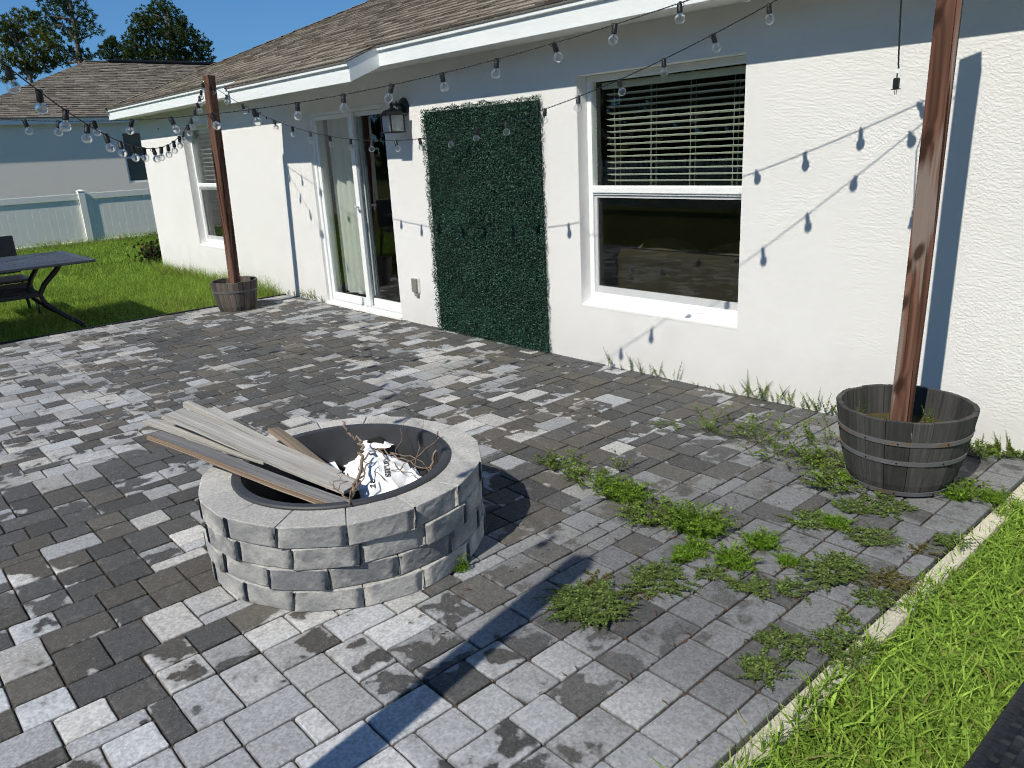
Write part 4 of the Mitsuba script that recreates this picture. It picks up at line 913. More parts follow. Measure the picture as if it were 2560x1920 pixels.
# ------------------------------------------------------------------ weeds
def pinnate(base, dirs, lengths, leaf, rise, cola, colb, stemc=(0.13, 0.075, 0.04), z_floor=0.003, flat=1.0, wide=0.62):
    """creeping or upright stems with paired leaflets"""
    L = []
    for b, dv, ln in zip(base, dirs, lengths):
        n = max(4, int(ln / (leaf * 0.55))); t = np.linspace(0, 1, n)
        bend = rng.normal(0, 0.35, 3) * [1, 1, 0.2]
        pts = b + np.outer(t * ln, dv) + np.outer(t ** 2 * ln * 0.5, bend); pts[:, 2] = np.maximum(b[2] + rise * ln * np.sin(t * 1.9) * rng.uniform(0.5, 1.4) * (1 if rise < 0.9 else 1.05), z_floor) if rise < 2 else pts[:, 2]
        tg = unit(np.gradient(pts, axis=0)); sd = unit(np.cross(tg, [0, 0, 1.0]) + rng.normal(0, 0.15, (n, 3)))
        m = tube(pts, 0.0011, 3, False); L.append((np.array(m.vertices), np.array(m.faces), np.tile([stemc], (len(m.vertices), 1))))
        c = np.vstack([pts, pts]); s_ = np.vstack([sd, -sd]); tt = np.vstack([tg, tg]); nn = len(c)
        d = unit((s_ + tt * 0.45 + rng.normal(0, 0.25, (nn, 3)) + [0, 0, 0.25]) * [1, 1, flat]); w = unit(np.cross(d, unit(rng.normal(0, 0.35, (nn, 3)) + [0, 0, 1.0])))
        sc = np.concatenate([np.sin(t * 2.6 + 0.45)] * 2).clip(0.35, 1)
        L.append(quads(c, d, w, leaf * sc * rng.uniform(0.8, 1.2, nn), leaf * wide * sc, colr(nn, cola, colb, 0.28), 0.08))
    return L
def weed(cx, cy, rx, ry, n, kind, label, up=0.3):
    n = int(n * (1.15 if kind == 'grey' else 1.0)); k = num('weed_patch'); ca, cb = {'grey': ((0.070, 0.115, 0.034), (0.175, 0.250, 0.070)), 'bright': ((0.085, 0.165, 0.02), (0.20, 0.33, 0.045)), 'vine': ((0.08, 0.13, 0.025), (0.19, 0.28, 0.06)), 'red': ((0.085, 0.085, 0.032), (0.16, 0.175, 0.06))}[kind]
    a = rng.random(n) * 2 * np.pi; q = np.sqrt(rng.random(n)) * 0.8; n_ = n
    base = np.column_stack([cx + rx * q * np.cos(a), cy + ry * q * np.sin(a), np.full(n, 0.003)])
    a2 = a + rng.normal(0, 1.6, n); dirs = np.column_stack([np.cos(a2), np.sin(a2), np.zeros(n)])
    ln = rng.uniform(0.5, 1.0, n) * min(rx, ry) * 0.8 + 0.02
    L = pinnate(base, dirs, ln, {'grey': 0.0135, 'bright': 0.015, 'vine': 0.018, 'red': 0.010}[kind], up * (0.6 if kind in ('grey', 'red') else 1), ca, cb, (0.13, 0.075, 0.04) if kind == 'red' else (0.10, 0.11, 0.035), flat=0.45 if kind in ('grey', 'red') else 1.0, wide=0.8 if kind in ('grey', 'red') else 0.62)
    if kind == 'bright':
        m = n * 14; aa = rng.random(m) * 2 * np.pi; qq = np.sqrt(rng.random(m)) * 0.8
        xy = np.column_stack([cx + rx * qq * np.cos(aa), cy + ry * qq * np.sin(aa)]); h = rng.uniform(0.02, 0.05, m)
        L.append(blades(xy, 0.0, h, np.full(m, 0.0028), h * rng.uniform(0.3, 1.1, m), colr(m, (0.08, 0.18, 0.012), (0.17, 0.31, 0.03)), 2))
    vcmesh(k, L, 'mat_leaf'); tag(k, label, 'weed', 'weed patches creeping over the pavers'); return k
WP = [(-2.69, -1.61, .13, .10, 46, 'vine', .5), (-2.46, -1.65, .14, .09, 60, 'vine', .5), (-2.22, -1.66, .14, .10, 80, 'bright', .55), (-1.97, -1.76, .13, .11, 70, 'vine', .4), (-1.78, -1.69, .15, .12, 95, 'bright', .6),
      (-1.67, -1.90, .06, .13, 42, 'bright', .4), (-1.63, -2.15, .10, .11, 62, 'grey', .3), (-1.70, -2.46, .125, .125, 120, 'grey', .35), (-1.50, -1.84, .09, .08, 40, 'bright', .4), (-1.50, -1.64, .07, .07, 40, 'bright', .45),
      (-1.51, -1.98, .06, .05, 26, 'grey', .3), (-1.35, -1.70, .05, .04, 16, 'bright', .3), (-1.47, -1.33, .09, .07, 46, 'grey', .3), (-1.37, -1.28, .07, .06, 26, 'bright', .35), (-1.19, -1.65, .10, .12, 80, 'grey', .4),
      (-1.36, -1.95, .10, .05, 40, 'grey', .25), (-1.23, -1.86, .06, .06, 30, 'grey', .3), (-1.21, -1.29, .09, .07, 44, 'grey', .3), (-1.39, -1.09, .07, .06, 36, 'grey', .3), (-1.55, -0.93, .11, .11, 60, 'vine', .45),
      (-2.35, -0.62, .26, .16, 22, 'vine', .6), (-2.07, -0.60, .24, .16, 26, 'vine', .7), (-1.89, -0.78, .22, .14, 24, 'vine', .5), (-1.72, -0.70, .11, .16, 64, 'vine', .45), (-1.63, -2.27, .05, .05, 14, 'red', .2),
      (-1.81, -2.30, .06, .05, 14, 'red', .25), (-1.86, -0.45, .13, .13, 18, 'vine', .8), (-2.42, -1.43, .05, .05, 10, 'vine', 1.2), (-2.62, -0.78, .10, .06, 12, 'vine', .3), (-1.01, -1.59, .07, .07, 44, 'red', .35),
      (-1.00, -1.73, .05, .07, 32, 'grey', .3), (-1.09, -2.19, .08, .06, 42, 'grey', .35), (-1.07, -2.36, .07, .06, 36, 'grey', .3), (-1.01, -1.91, .035, .03, 12, 'grey', .3), (-1.02, -1.27, .05, .03, 16, 'red', .25),
      (-0.95, -2.07, .07, .10, 46, 'grey', .4), (-0.97, -1.12, .06, .06, 26, 'grey', .3), (-1.53, -0.80, .08, .06, 40, 'bright', .4), (-1.30, -0.93, .12, .06, 40, 'grey', .35), (-1.10, -0.66, .08, .08, 34, 'bright', .6),
      (-1.09, -0.53, .05, .05, 20, 'vine', .4), (-0.98, -0.60, .06, .07, 36, 'bright', .4), (-1.22, -0.10, .10, .08, 46, 'vine', .5), (-1.10, -0.04, .09, .05, 40, 'vine', .6), (-1.30, -1.04, .12, .05, 30, 'grey', .3), (-2.26, -2.62, .04, .04, 10, 'bright', 1.0), (-3.26, -3.24, .015, .015, 4, 'bright', .5)]
WL = '''loose vine weed nearest the fire pit shadow, leftmost of the green row
loose vine weed second from the fire pit in the green row
thick bright weed tuft in the middle of the green row
loose vine weed just left of the largest bright tuft
largest bright green weed tuft, right end of the green row
narrow grassy tuft stretching down from the largest bright tuft
grey green mat beside the tip of the post shadow
large round grey green mat crossing the edge of the post shadow
bright grassy clump in the middle of the right pavers
bright grassy clump reaching up right from its larger neighbour
small grey green mat left of the bright middle clump
tiny bright tuft alone between the middle clump and the right mats
grey green mat on the pavers midway between fire pit and barrel
bright tuft touching the right end of a grey green mat
large grey green mat in the centre of the right pavers
thin grey green strip below the large central mat
small grey green mat joining the right end of the thin strip
grey green mat in front of the large barrel, towards the lawn
grey green mat just front left of the large barrel
loose vine weed at the left foot of the large barrel
sparse vine weed farthest left of the thin weeds near the wall
sparse vine weed in the middle of the thin weeds near the wall
sparse vine weed between the wall weeds and the green row
vine weed climbing along the left side of the large barrel
tiny reddish weed in the joint below the grey green shadow tip mat
tiny reddish weed at the very end of the post shadow
sparse vine weed close under the wall left of the barrel
single upright sprig behind the green row
small vine weed at the left end of the wall side weeds
reddish weed mat at the paver edge beside the concrete strip
small grey green mat just below the reddish edge mat
grey green mat on the dark pavers near the lawn, upper of two
grey green mat on the dark pavers near the lawn, lower of two
tiny grey green tuft on a dark paver by the edging
small reddish weed on the pavers right below the barrel
weed hanging over the concrete strip onto the lower lawn edge
small grey green weed at the paver edge below the barrel
bright weed in front of the left barrel foot
grey green weed spread along the front foot of the barrel
bright feathery weed at the right front foot of the barrel
small vine weed right of the barrel front
bright weed at the upper end of the concrete strip
vine weed in the corner behind the barrel, nearer the barrel
vine weed in the corner behind the barrel, nearer the wall
low grey green strip a step in front of the barrel
bright fern like sprig at the right foot of the fire pit
tiny bright sprout at the left front foot of the fire pit'''.split('\n')
for q, l_ in zip(WP, WL): weed(q[0], q[1], q[2], q[3], q[4], q[5], l_, q[6])
# small joint weeds along paver joints at the right: one mass
L = []; n = 190; bx_ = np.round((rng.uniform(-2.1, -1.0, n) - PX0) / MOD / 2) * 2 * MOD + PX0; by_ = rng.uniform(-3.0, -0.7, n)
base = np.column_stack([bx_ + rng.normal(0, 0.004, n), by_, np.full(n, 0.001)]); a = rng.random(n) * 6.28
L += pinnate(base, np.column_stack([np.cos(a), np.sin(a), 0 * a]), rng.uniform(0.008, 0.025, n), 0.006, 0.4, (0.10, 0.06, 0.03), (0.12, 0.15, 0.05), (0.2, 0.06, 0.04))
vcmesh('joint_weeds', L, 'mat_leaf'); tag('joint_weeds', 'tiny reddish sprouts scattered along the paver joints at the right', 'weeds', kind='stuff')
# debris: bits of dry straw on the pavers
L = []; n = 500; c = np.column_stack([rng.uniform(-5, -1.2, n), rng.uniform(-4.1, -0.6, n), np.full(n, 0.004)]); d = unit(rdir(n) * [1, 1, 0.05]); s = unit(np.cross(d, [0, 0, 1.0]))
L.append(quads(c, d, s, rng.uniform(0.004, 0.018, n), 0.0016, colr(n, (0.20, 0.14, 0.07), (0.45, 0.38, 0.24)))); vcmesh('straw_litter', L, 'mat_leaf'); tag('straw_litter', 'dry straw bits and crumbs lying over the pavers', 'litter', kind='stuff')
# sprigs along the wall foot
def sprig(x, y, h, n, leaf, label, kind='vine', spread=0.35):
    k = num('wall_weed'); ca, cb = ((0.12, 0.19, 0.035), (0.26, 0.35, 0.08)) if kind == 'vine' else ((0.15, 0.16, 0.06), (0.28, 0.28, 0.12))
    base = np.column_stack([x + rng.normal(0, 0.012 + 0.1 * spread * (n > 4), n), np.full(n, y) + rng.normal(0, 0.006, n), np.full(n, 0.0)])
    dirs = unit(np.column_stack([rng.normal(0, spread, n), -np.abs(rng.normal(0, spread * 0.6, n)), np.ones(n)])); ln = h * rng.uniform(0.55, 1.05, n)
    vcmesh(k, pinnate(base, dirs, ln, leaf, 3, ca, cb, (0.13, 0.11, 0.04)), 'mat_leaf'); tag(k, label, 'weed', 'weeds along the foot of the white wall'); return k
WS = '''tall leafy sprig below the left edge of the window|tiny sprig right of the tall one under the window|thin sprig under the left third of the window|leafy sprig under the window, right neighbour of the thin one|bushy sprig under the middle of the window|curved tall sprig under the right half of the window|tiny low sprig under the right edge of the window|tiny low sprig just right of the window|low sprig before the larger wall weeds|small leafy weed at the left end of the larger wall weeds|tall bushy weed, tallest of the wall weeds left of the barrel|bushy weed just right of the tallest wall weed|thin upright sprig midway between window and barrel|low leafy weed right of the thin upright sprig|tall loose weed right of the low leafy weed|bushy weed third from the barrel along the wall|bushy weed second from the barrel along the wall|bushy weed nearest the barrel on its left|tall weed half hidden behind the left rim of the barrel|leafy weed at the wall just right of the barrel|leafy weed second right of the barrel at the wall|low leafy weed at the wall by the right picture edge|thin weed beside the far post shadow at the wall|low weed between the far post shadow and the door|tall pale weed left of the door frame|small weed at the foot of the door frame|grass like weed by the small barrel at the wall|low weed behind the small barrel shadow'''.split('|')
for (x, h, n, lf), l_ in zip([(-3.73, .20, 3, .012), (-3.62, .06, 3, .008), (-3.54, .14, 3, .010), (-3.44, .15, 3, .011), (-3.31, .14, 5, .013), (-3.13, .18, 2, .012), (-2.97, .05, 2, .009), (-2.87, .05, 2, .008), (-2.77, .05, 2, .008), (-2.64, .08, 5, .012), (-2.53, .18, 8, .014), (-2.44, .15, 7, .013), (-2.28, .16, 3, .013), (-2.17, .10, 6, .013), (-2.10, .20, 5, .014), (-2.0, .12, 8, .014), (-1.9, .12, 7, .013), (-1.8, .13, 6, .013), (-1.72, .16, 5, .013), (-1.22, .11, 8, .014), (-1.14, .13, 7, .014), (-1.05, .09, 6, .013), (-8.63, .14, 4, .014), (-8.45, .11, 5, .014), (-8.27, .20, 6, .016), (-8.12, .09, 4, .014), (-8.95, .08, 4, .012), (-8.8, .09, 4, .013)], WS):
    sprig(x, -0.022, h, n, lf * 1.15, l_)
# plants in the right barrel
def bplant(x, y, z, h, n, lf, label):
    k = num('barrel_plant'); base = np.column_stack([x + rng.normal(0, 0.012, n), y + rng.normal(0, 0.012, n), np.full(n, z)])
    dirs = unit(np.column_stack([rng.normal(0, .25, n), rng.normal(0, .25, n), np.ones(n)]))
    vcmesh(k, pinnate(base, dirs, h * rng.uniform(.6, 1, n), lf, 3, (0.07, 0.15, 0.02), (0.17, 0.27, 0.04), (0.1, 0.12, 0.04)), 'mat_leaf'); tag(k, label, 'plant')
bplant(-1.27, -0.60, 0.245, 0.15, 4, .014, 'leafy green sprig in the large barrel right of the post')
bplant(-1.535, -0.79, 0.245, 0.22, 2, .016, 'tall thin sprig by the left rim of the large barrel')
bplant(-1.46, -0.60, 0.245, 0.05, 7, .009, 'low green plant in the large barrel left of the post')
m = trimesh.creation.icosphere(2, 0.03); m.vertices += (meshkit.noise(np.array(m.vertices) * 60)[:, None] - 0.5) * 0.012; m.apply_scale((1.4, 0.8, 0.6)); m.apply_translation((-1.27, -0.74, 0.268))
scene['white_pebble'] = mikit.ply(m, 'mat_paper', smooth=True); tag('white_pebble', 'white stone on the soil of the large barrel', 'stone')
# bush at the house corner
k = 'corner_bush'; n = 700; c = rng.normal(0, 1, (n, 3)) * [0.15, 0.14, 0.12] + [-14.1, 0.10, 0.14]; d = unit(rdir(n) + [0, 0, .3]); s = unit(np.cross(d, rdir(n)))
col = colr(n, (0.015, 0.035, 0.012), (0.05, 0.075, 0.03)); q = rng.random(n) < .25; col[q] = colr(q.sum(), (0.06, 0.015, 0.015), (0.12, 0.03, 0.03))
vcmesh(k + '__foliage', quads(c, d, s, rng.uniform(.05, .09, n), .035, col), 'mat_leaf'); tag(k, 'small dark bush with reddish leaves at the house corner', 'bush')
part(k, 'stem', cat([tube([(-14.15 + a, 0.05 + b, -0.07), (-14.15 + a * 5, 0.05 + b * 5, 0.3)], 0.008, 5) for a, b in ((.02, .01), (-.03, .02), (.01, -.03), (.04, -.02), (-.02, -.02))]), 'mat_bark')

# ------------------------------------------------------------------ patio table and chairs
TB = 'patio_table'; tag(TB, 'dark metal patio table with curved legs on the lawn', 'table')
tx0, tx1, ty0, ty1, tz = -10.34, -8.93, -3.75, -2.10, 0.72
part(TB, 'rim', cat(cbox(tx0, tx1, ty0, ty0 + .05, tz - .03, tz, .006), cbox(tx0, tx1, ty1 - .05, ty1, tz - .03, tz, .006), cbox(tx0, tx0 + .05, ty0 + .0505, ty1 - .0505, tz - .03, tz, .006), cbox(tx1 - .05, tx1, ty0 + .0505, ty1 - .0505, tz - .03, tz, .006)), 'mat_table')
sl = []
ins = sbox(tx0 + .052, ty0 + .052, tx1 - .052, ty1 - .052); cxm, cym = (tx0 + tx1) / 2, (ty0 + ty1) / 2
tris = [Polygon([(cxm, cym), (tx0, ty1), (tx1, ty1)]), Polygon([(cxm, cym), (tx1, ty0), (tx0, ty0)]), Polygon([(cxm, cym), (tx1, ty1), (tx1, ty0)]), Polygon([(cxm, cym), (tx0, ty0), (tx0, ty1)])]
for ti, tri in enumerate(tris):
    for i in range(40):
        st = sbox(tx0 - 1, ty0 + i * .052, tx1 + 1, ty0 + i * .052 + .044) if ti < 2 else sbox(tx0 + i * .052, ty0 - 1, tx0 + i * .052 + .044, ty1 + 1)
        g_ = st.intersection(tri.buffer(-.012)).intersection(ins)
        if g_.is_empty or g_.area < 4e-4 or g_.geom_type != 'Polygon': continue
        m = trimesh.creation.extrude_polygon(g_, .012, engine='earcut'); m.apply_translation((0, 0, tz - .016)); k = key(TB, 'slat'); scene[k] = mikit.ply(m, 'mat_table')
part(TB, 'under_plate', cbox(tx0 + .03, tx1 - .03, ty0 + .03, ty1 - .03, tz - .028, tz - .02, .002), 'mat_table')
for sx in (-1, 1):
    for sy in (-1, 1):
        fx, fy = cxm + sx * .33, cym + sy * .47
        P = [(cxm + sx * .42, cym + sy * .55, tz - .03), (cxm + sx * .40, cym + sy * .50, .62), (cxm + sx * .31, cym + sy * .38, .48), (cxm + sx * .28, cym + sy * .33, .38), (cxm + sx * .30, cym + sy * .36, .28), (cxm + sx * .38, cym + sy * .50, .14), (cxm + sx * .44, cym + sy * .64, .03), (cxm + sx * .45, cym + sy * .67, -.06)]
        part(TB, 'leg', tube(P, .026, 8), 'mat_black_metal', smooth=True)
for sx in (-1, 1): part(TB, 'stretcher', cbox(cxm + sx * .28 - .02, cxm + sx * .28 + .02, cym - .33, cym + .33, .36, .41, .004), 'mat_black_metal')
for sy in (-1, 1): part(TB, 'cross_bar', cbox(cxm - .258, cxm + .258, cym + sy * .33 - .02, cym + sy * .33 + .02, .362, .405, .004), 'mat_black_metal')
CH = 'patio_chair'; tag(CH, 'black patio chair drawn up behind the metal table', 'chair')
chx, chy = -10.75, -2.72
part(CH, 'seat', cbox(chx - .25, chx + .27, chy - .28, chy + .28, .40, .44, .01), 'mat_black_metal')
part(CH, 'backrest', xf(cbox(chx - .29, chx - .25, chy - .28, chy + .28, .46, .90, .01), rotm(-.06, (0, 1, 0), (chx - .27, chy, .44))), 'mat_black_metal')
for sx, sy in ((-1, -1), (-1, 1), (1, -1), (1, 1)): part(CH, 'leg', tube([(chx + sx * .24, chy + sy * .26, .41), (chx + sx * .29, chy + sy * .29, -.06)], .018, 8), 'mat_black_metal', smooth=True)
part(CH, 'apron', cat(cbox(chx + .255, chx + .275, chy - .26, chy + .26, .22, .395, .004)), 'mat_black_metal')

# wicker chair at the right edge of the frame
WC = 'wicker_chair'; tag(WC, 'dark woven wicker chair cut off at the lower right corner', 'chair')
wx0, wx1, wy0, wy1, wz = -0.325, 0.42, -3.55, -2.25, 0.52
def weave(x0, x1, y0, y1, z, cw=0.017, cl=0.03):
    ms, uvs = [], []; r_ = random.Random(9)
    nx_, ny_ = int((x1 - x0) / cw), int((y1 - y0) / cl)
    for i in range(nx_):
        for j in range(ny_):
            over = (i + j) % 2; xx, yy = x0 + i * cw, y0 + j * cl
            h = 0.004 if over else 0.0012; mx_ = xx + cw / 2
            V = np.array([(xx + .0006, yy - .003 * over, z), (xx + cw - .0006, yy - .003 * over, z), (xx + cw - .0006, yy + cl / 2, z + h), (xx + .0006, yy + cl / 2, z + h), (xx + cw - .0006, yy + cl + .003 * over, z), (xx + .0006, yy + cl + .003 * over, z)])
            ms.append(trimesh.Trimesh(V, np.array([(0, 1, 2), (0, 2, 3), (3, 2, 4), (3, 4, 5)]), process=False)); a_, b_ = r_.random(), r_.random(); uvs.append(np.tile([[a_, b_]], (6, 1)))
    return cat(ms), np.vstack(uvs)
wm, wuv = weave(wx0 + .012, wx1, wy0, wy1, wz + .001); scene[WC + '__seat_weave'] = mikit.ply(wm, 'mat_wicker', uv=wuv); tag(WC + '__seat_weave', kind='stuff')
part(WC, 'seat', cbox(wx0 + .002, wx1, wy0, wy1, wz - .06, wz, .003), 'mat_wicker')
ring = []
for i in range(52):
    y = wy0 + i * (wy1 - wy0) / 52; a = np.linspace(0, 2 * np.pi, 9)[:-1]; m = tube([(wx0 + .004, y, wz - .012), (wx0 + .004, y + .0235, wz - .012)], 0.0185, 9); ring.append(m)
part(WC, 'wrapped_edge', cat(ring), 'mat_wicker', smooth=50)
for x_, y_ in ((wx0 + .03, wy0 + .04), (wx0 + .03, wy1 - .04), (wx1 - .03, wy0 + .04), (wx1 - .03, wy1 - .04)): part(WC, 'leg', tube([(x_, y_, -.06), (x_, y_, wz - .061)], .02, 8), 'mat_black_metal', smooth=True)
part(WC, 'backrest', cbox(wx1 + .002, wx1 + .05, wy0, wy1, wz - .05, wz + .5, .01), 'mat_wicker')

# ------------------------------------------------------------------ fence
def fence(x, ys, z0, z1, label, facing=1, boards=(-99, 99)):
    k = num('vinyl_fence'); tag(k, label, 'fence')
    for y in ys:
        q = part(k, 'post', cbox(x - .065, x + .065, y - .065, y + .065, -.08, z1 + .02, .004), 'mat_vinyl')
        c = frust_at(x, y, z1 + .0205); sc = key(q, 'cap'); scene[sc] = mikit.ply(c, 'mat_vinyl')
    for a, b in zip(ys[:-1], ys[1:]):
        part(k, 'top_rail', cbox(x - .025, x + .036, a + .067, b - .067, z1 - .15, z1 - .02, .004), 'mat_vinyl'); part(k, 'bottom_rail', cbox(x - .025, x + .036, a + .067, b - .067, z0, z0 + .13, .004), 'mat_vinyl')
        y = a + .067
        while y < b - .07:
            y2 = min(y + .149, b - .068); part(k, 'board', cbox(x - .012, x + .012, y + .0012, y2 - .0012, z0 + .1305, z1 - .1505, .003), 'mat_vinyl'); y += .15
def frust_at(x, y, z):
    V = []; 
    for w_, zz in ((.072, z), (.072, z + .015), (.001, z + .05)): V += [(x - w_, y - w_, zz), (x + w_, y - w_, zz), (x + w_, y + w_, zz), (x - w_, y + w_, zz)]
    F = [f for i in range(2) for q in range(4) for f in ((i * 4 + q, i * 4 + (q + 1) % 4, i * 4 + (q + 1) % 4 + 4), (i * 4 + q, i * 4 + (q + 1) % 4 + 4, i * 4 + q + 4))]
    return trimesh.Trimesh(np.array(V), np.array(F), process=False)
fence(-19.35, [-2.05, 0.39, 2.83], -0.05, 1.12, 'white vinyl privacy fence along the left lawn before the neighbouring house')

# fence of pickets behind the viewpoint, seen in the window glass
k = 'picket_fence'; tag(k, 'white picket fence at the end of the yard mirrored in the door glass', 'fence')
pk = []
for i in range(120):
    x = -16 + i * .16; pk.append(cbox(x, x + .09, -11.02, -11.0, 0, 1.15, .01))
part(k, 'pickets', cat(pk), 'mat_vinyl'); tag(k + '__pickets', kind='stuff'); part(k, 'rail', cat(box(-16, 3.2, -11.06, -11.025, .25, .34), box(-16, 3.2, -11.06, -11.025, .85, .94)), 'mat_vinyl')

# ------------------------------------------------------------------ neighbour house
N = 'neighbor_house'; tag(N, 'grey beige neighbouring house with brown hip roof behind the white fence', 'house')
nx = -21.35; ez = 2.78
wl = sbox(-9, -0.1, 7.0, 2.70).difference(sbox(2.03, 1.22, 3.05, 2.44))
m = trimesh.creation.extrude_polygon(wl, 0.2, engine='earcut'); v = np.array(m.vertices); m.vertices = np.stack([nx - 0.2 + v[:, 2], v[:, 0], v[:, 1]], 1)
part(N, 'wall', m, 'mat_stucco_grey'); part(N, 'wall', box(nx - 9, nx - .2, -1.35, -1.15, -.1, 2.7), 'mat_stucco_grey')
fr = sbox(2.032, 1.222, 3.048, 2.438).difference(sbox(2.075, 1.265, 3.005, 1.80)).difference(sbox(2.075, 1.845, 3.005, 2.395))
m = trimesh.creation.extrude_polygon(fr, 0.05, engine='earcut'); v = np.array(m.vertices); m.vertices = np.stack([nx - 0.08 + v[:, 2], v[:, 0], v[:, 1]], 1)
w = N + '__window'; part(w, 'frame', m, 'mat_trim')
for a, b in ((1.265, 1.80), (1.845, 2.395)): part(w, 'pane', trimesh.Trimesh(np.array([(nx - .06, 2.075, a), (nx - .06, 3.005, a), (nx - .06, 3.005, b), (nx - .06, 2.075, b)]), np.array([(0, 1, 2), (0, 2, 3)]), process=False), 'mat_pane')
part(w, 'blind', box(nx - .16, nx - .15, 2.05, 3.03, 1.24, 2.42), 'mat_room')
part(N, 'fascia', cbox(nx + .13, nx + .15, -1.5, 7.0, 2.64, ez - .02, .003), 'mat_fascia'); part(N, 'drip_edge', cbox(nx + .13, nx + .17, -1.52, 7.0, ez - .03, ez + .01, .003), 'mat_trim')
part(N, 'soffit', box(nx + .002, nx + .128, -1.5, 7.0, 2.652, 2.662), 'mat_soffit')
no = np.array([nx + .18, -1.54, ez]); nL = 4.2; nS = .405
npoly = Polygon([(0, 0), (8.8, 0), (8.8, nL), (nL, nL)])
NR = N + '__roof'
scene[NR] = mikit.ply(cat(roof_base(no, (0, 1, 0), (-1, 0, 0), nS, npoly), roof_base(no, (-1, 0, 0), (0, 1, 0), nS, Polygon([(0, 0), (8.4, 0), (4.2, 4.2)]))), 'mat_shingle')
nt = [t[2] for t in shingles(no, (0, 1, 0), (-1, 0, 0), nS, npoly, .143, 17, .10, .28, .016)]
scene[NR + '__shingle_field'] = mikit.ply(cat(nt), 'mat_shingle', uv=np.vstack([uvc(m) for m in nt])); tag(NR + '__shingle_field', kind='stuff')
part(N, 'ridge_vent', cbox(no[0] - nL - .12, no[0] - nL + .12, no[1] + nL + .55, no[1] + 8.8, ez + nL * nS + .004, ez + nL * nS + .07, .02), 'mat_black_metal')
part(N, 'ridge_cap', cbox(no[0] - nL - .1, no[0] - nL + .1, no[1] + nL - .05, no[1] + nL + .54, ez + nL * nS - .02, ez + nL * nS + .02, .01), 'mat_shingle')

# ------------------------------------------------------------------ pines
def pine(label, base, clusters, ca, cb, trunk_r, seed, leans=(0, 0), dens=1.0, top=None, nl=0.16, limbs=True):
    k = num('pine_tree'); tag(k, label, 'tree'); cl = np.array(clusters); rs = np.random.default_rng(seed)
    base = np.array(base, float); tz_ = top or cl[:, 2].max()
    tp = np.array([np.average(cl[:, 0]), np.average(cl[:, 1]), tz_]); t = np.linspace(0, 1, 14)[:, None]
    ax = base + (tp - base) * t; ax[:, :2] += np.stack([np.sin(t[:, 0] * 5 + seed) * .18, np.cos(t[:, 0] * 4 + seed) * .18], 1)
    part(k, 'trunk', tube(ax, trunk_r * (1 - .8 * t[:, 0]), 8), 'mat_bark', smooth=True)
    if limbs:
        for c in cl:
            i = np.searchsorted(ax[:, 2], c[2] - .8); i = min(max(i, 3), 12); a = ax[i]; q = np.linspace(0, 1, 6)[:, None]
            p = a + (c[:3] - a) * q; p[:, 2] += .25 * np.sin(q[:, 0] * np.pi) * rs.normal(0, .6); part(k, 'limb', tube(p, np.linspace(trunk_r * .32, .015, 6), 5), 'mat_bark')
    L = []
    for c in cl:
        n = int(800 * dens * (c[3] / .5) ** 2) ; dep = rs.normal(0, c[3] * .6)
        # sub-tufts
        nt_ = max(6, n // 14); tc = rs.normal(0, 1, (nt_, 3)); tc = tc / np.linalg.norm(tc, axis=1, keepdims=True) * (rs.random((nt_, 1)) ** .45) * c[3] * [1.15, 1.0, .72] + c[:3] + [dep, 0, 0]
        m_ = 16; C0 = np.repeat(tc, m_, 0); nn = len(C0)
        d = unit(rs.normal(0, 1, (nn, 3)) + np.repeat(unit(tc - c[:3] - [dep, 0, 0]), m_, 0) * .9 + [0, 0, .35]); s = unit(np.cross(d, rs.normal(0, 1, (nn, 3))))
        tt = np.repeat(rs.random((nt_, 1)), m_, 0); col = (np.array(ca) * (1 - tt) + np.array(cb) * tt) * (1 + rs.normal(0, .18, (nn, 1)))
        L.append(quads(C0, d, s, rs.uniform(.6, 1.2, nn) * nl, nl * .22, np.clip(col, .004, 1)))
    vcmesh(k + '__crown', L, 'mat_needle'); tag(k + '__crown', kind='stuff')
cA = [[-44.58, 7.07, 9.08, 0.72], [-44.38, 7.84, 9.28, 0.58], [-44.72, 6.5, 8.63, 0.61], [-44.33, 8.01, 8.84, 0.42], [-44.22, 8.41, 8.46, 0.43], [-44.19, 8.52, 7.96, 0.27], [-44.35, 7.95, 8.04, 0.5], [-44.44, 7.63, 7.68, 0.43], [-44.54, 7.25, 8.3, 0.58], [-44.72, 6.53, 7.93, 0.54], [-44.55, 7.18, 7.05, 0.43], [-44.4, 7.75, 6.96, 0.49], [-44.29, 8.16, 6.87, 0.31], [-44.7, 6.59, 7.4, 0.58], [-44.65, 6.78, 6.69, 0.48]]
cA = [c for c in cA] + [[-44.6, 7.3, 10.2, .7], [-44.9, 6.6, 9.9, .6], [-44.4, 8.0, 10.1, .6], [-44.6, 7.2, 11.2, .7]]
cB = [[-39.15, 3.92, 7.39, 0.49], [-39.05, 4.4, 7.7, 0.49], [-39.21, 3.66, 6.78, 0.55], [-39.1, 4.16, 6.86, 0.53], [-39.0, 4.61, 7.02, 0.5], [-38.98, 4.72, 6.49, 0.56], [-39.12, 4.1, 6.18, 0.59], [-39.01, 4.6, 5.87, 0.53], [-39.25, 3.44, 6.02, 0.49], [-38.92, 4.98, 6.03, 0.44], [-39.09, 4.2, 5.64, 0.43], [-39.29, 3.25, 5.41, 0.39], [-39.3, 2.9, 6.6, .5], [-39.2, 3.3, 7.3, .45]]
cC = [[-57.45, 13.05, 9.14, 0.46], [-57.54, 12.73, 8.95, 0.36], [-57.34, 13.41, 9.0, 0.39], [-57.4, 13.2, 9.33, 0.31], [-57.59, 12.56, 8.47, 0.41], [-57.39, 13.24, 8.28, 0.57], [-57.18, 13.91, 8.23, 0.52]]
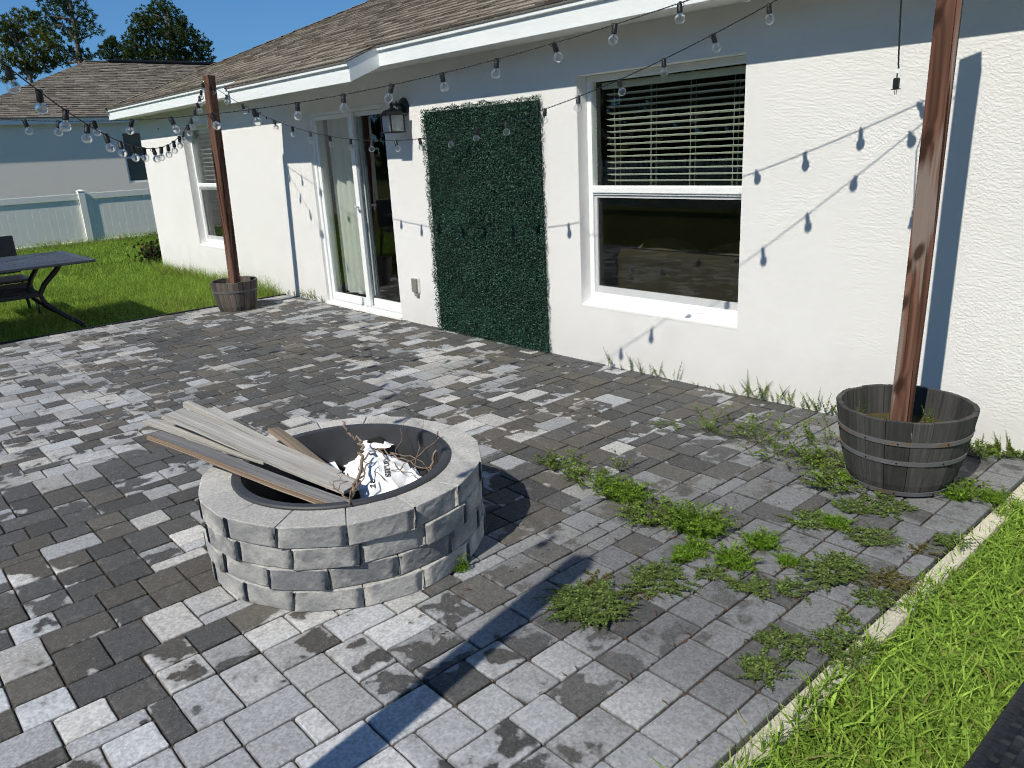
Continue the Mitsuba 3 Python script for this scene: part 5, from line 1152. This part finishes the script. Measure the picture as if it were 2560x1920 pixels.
cD = [[-48.83, 13.61, 10.16, 0.68], [-49.03, 13.06, 9.74, 0.77], [-48.68, 14.02, 9.64, 0.77], [-49.26, 12.38, 9.22, 0.72], [-48.53, 14.42, 9.02, 0.78], [-48.97, 13.22, 8.91, 0.91], [-49.4, 11.99, 8.6, 0.59], [-48.75, 13.83, 8.39, 0.92], [-48.36, 14.85, 8.49, 0.74], [-49.23, 12.49, 8.07, 0.91], [-49.53, 11.59, 7.97, 0.5], [-48.19, 15.27, 7.95, 0.6], [-48.72, 13.91, 7.64, 0.92], [-49.05, 13.0, 7.54, 0.91], [-48.14, 15.39, 7.41, 0.51], [-49.42, 11.91, 7.55, 0.68], [-48.42, 14.7, 7.53, 0.79], [-48.07, 15.56, 8.16, 0.28]]
pine('tall open pine with bare dark trunk above the neighbouring roof', (-44.4, 7.6, -.1), cA, (0.034, 0.066, 0.032), (0.095, 0.140, 0.058), .24, 3, top=11.0, dens=0.5, nl=0.2)
pine('yellow green pine at the upper left corner of the picture', (-39.2, 4.3, -.1), cB, (0.050, 0.070, 0.014), (0.135, 0.155, 0.032), .16, 5)
pine('small distant pine seen between the two larger pines', (-57.4, 13.1, -.1), cC, (0.025, 0.05, 0.02), (0.07, 0.10, 0.04), .16, 7, nl=.2)
pine('dense rounded dark pine rising behind the neighbouring ridge', (-48.8, 13.4, -.1), cD, (0.026, 0.050, 0.016), (0.090, 0.122, 0.034), .26, 9, dens=1.1)
# woodland behind the viewpoint, mirrored dark in the glass
L = []; rs = np.random.default_rng(31)
n = 9000; a = rs.uniform(-60, 45, n); z = rs.random(n) ** .8 * (7 + 4 * meshkit.noise(np.column_stack([a * .25, 0 * a, 0 * a]))); c = np.column_stack([a, -34 + rs.normal(0, 2, n), z]); d = unit(rs.normal(0, 1, (n, 3))); s = unit(np.cross(d, rs.normal(0, 1, (n, 3))))
L.append(quads(c, d, s, rs.uniform(.7, 1.6, n), .9, colr(n, (0.02, 0.035, 0.01), (0.05, 0.075, 0.02)))); vcmesh('woodland', L, 'mat_needle'); tag('woodland', 'dark woodland at the end of the yard mirrored in the glass', 'woods', kind='stuff')
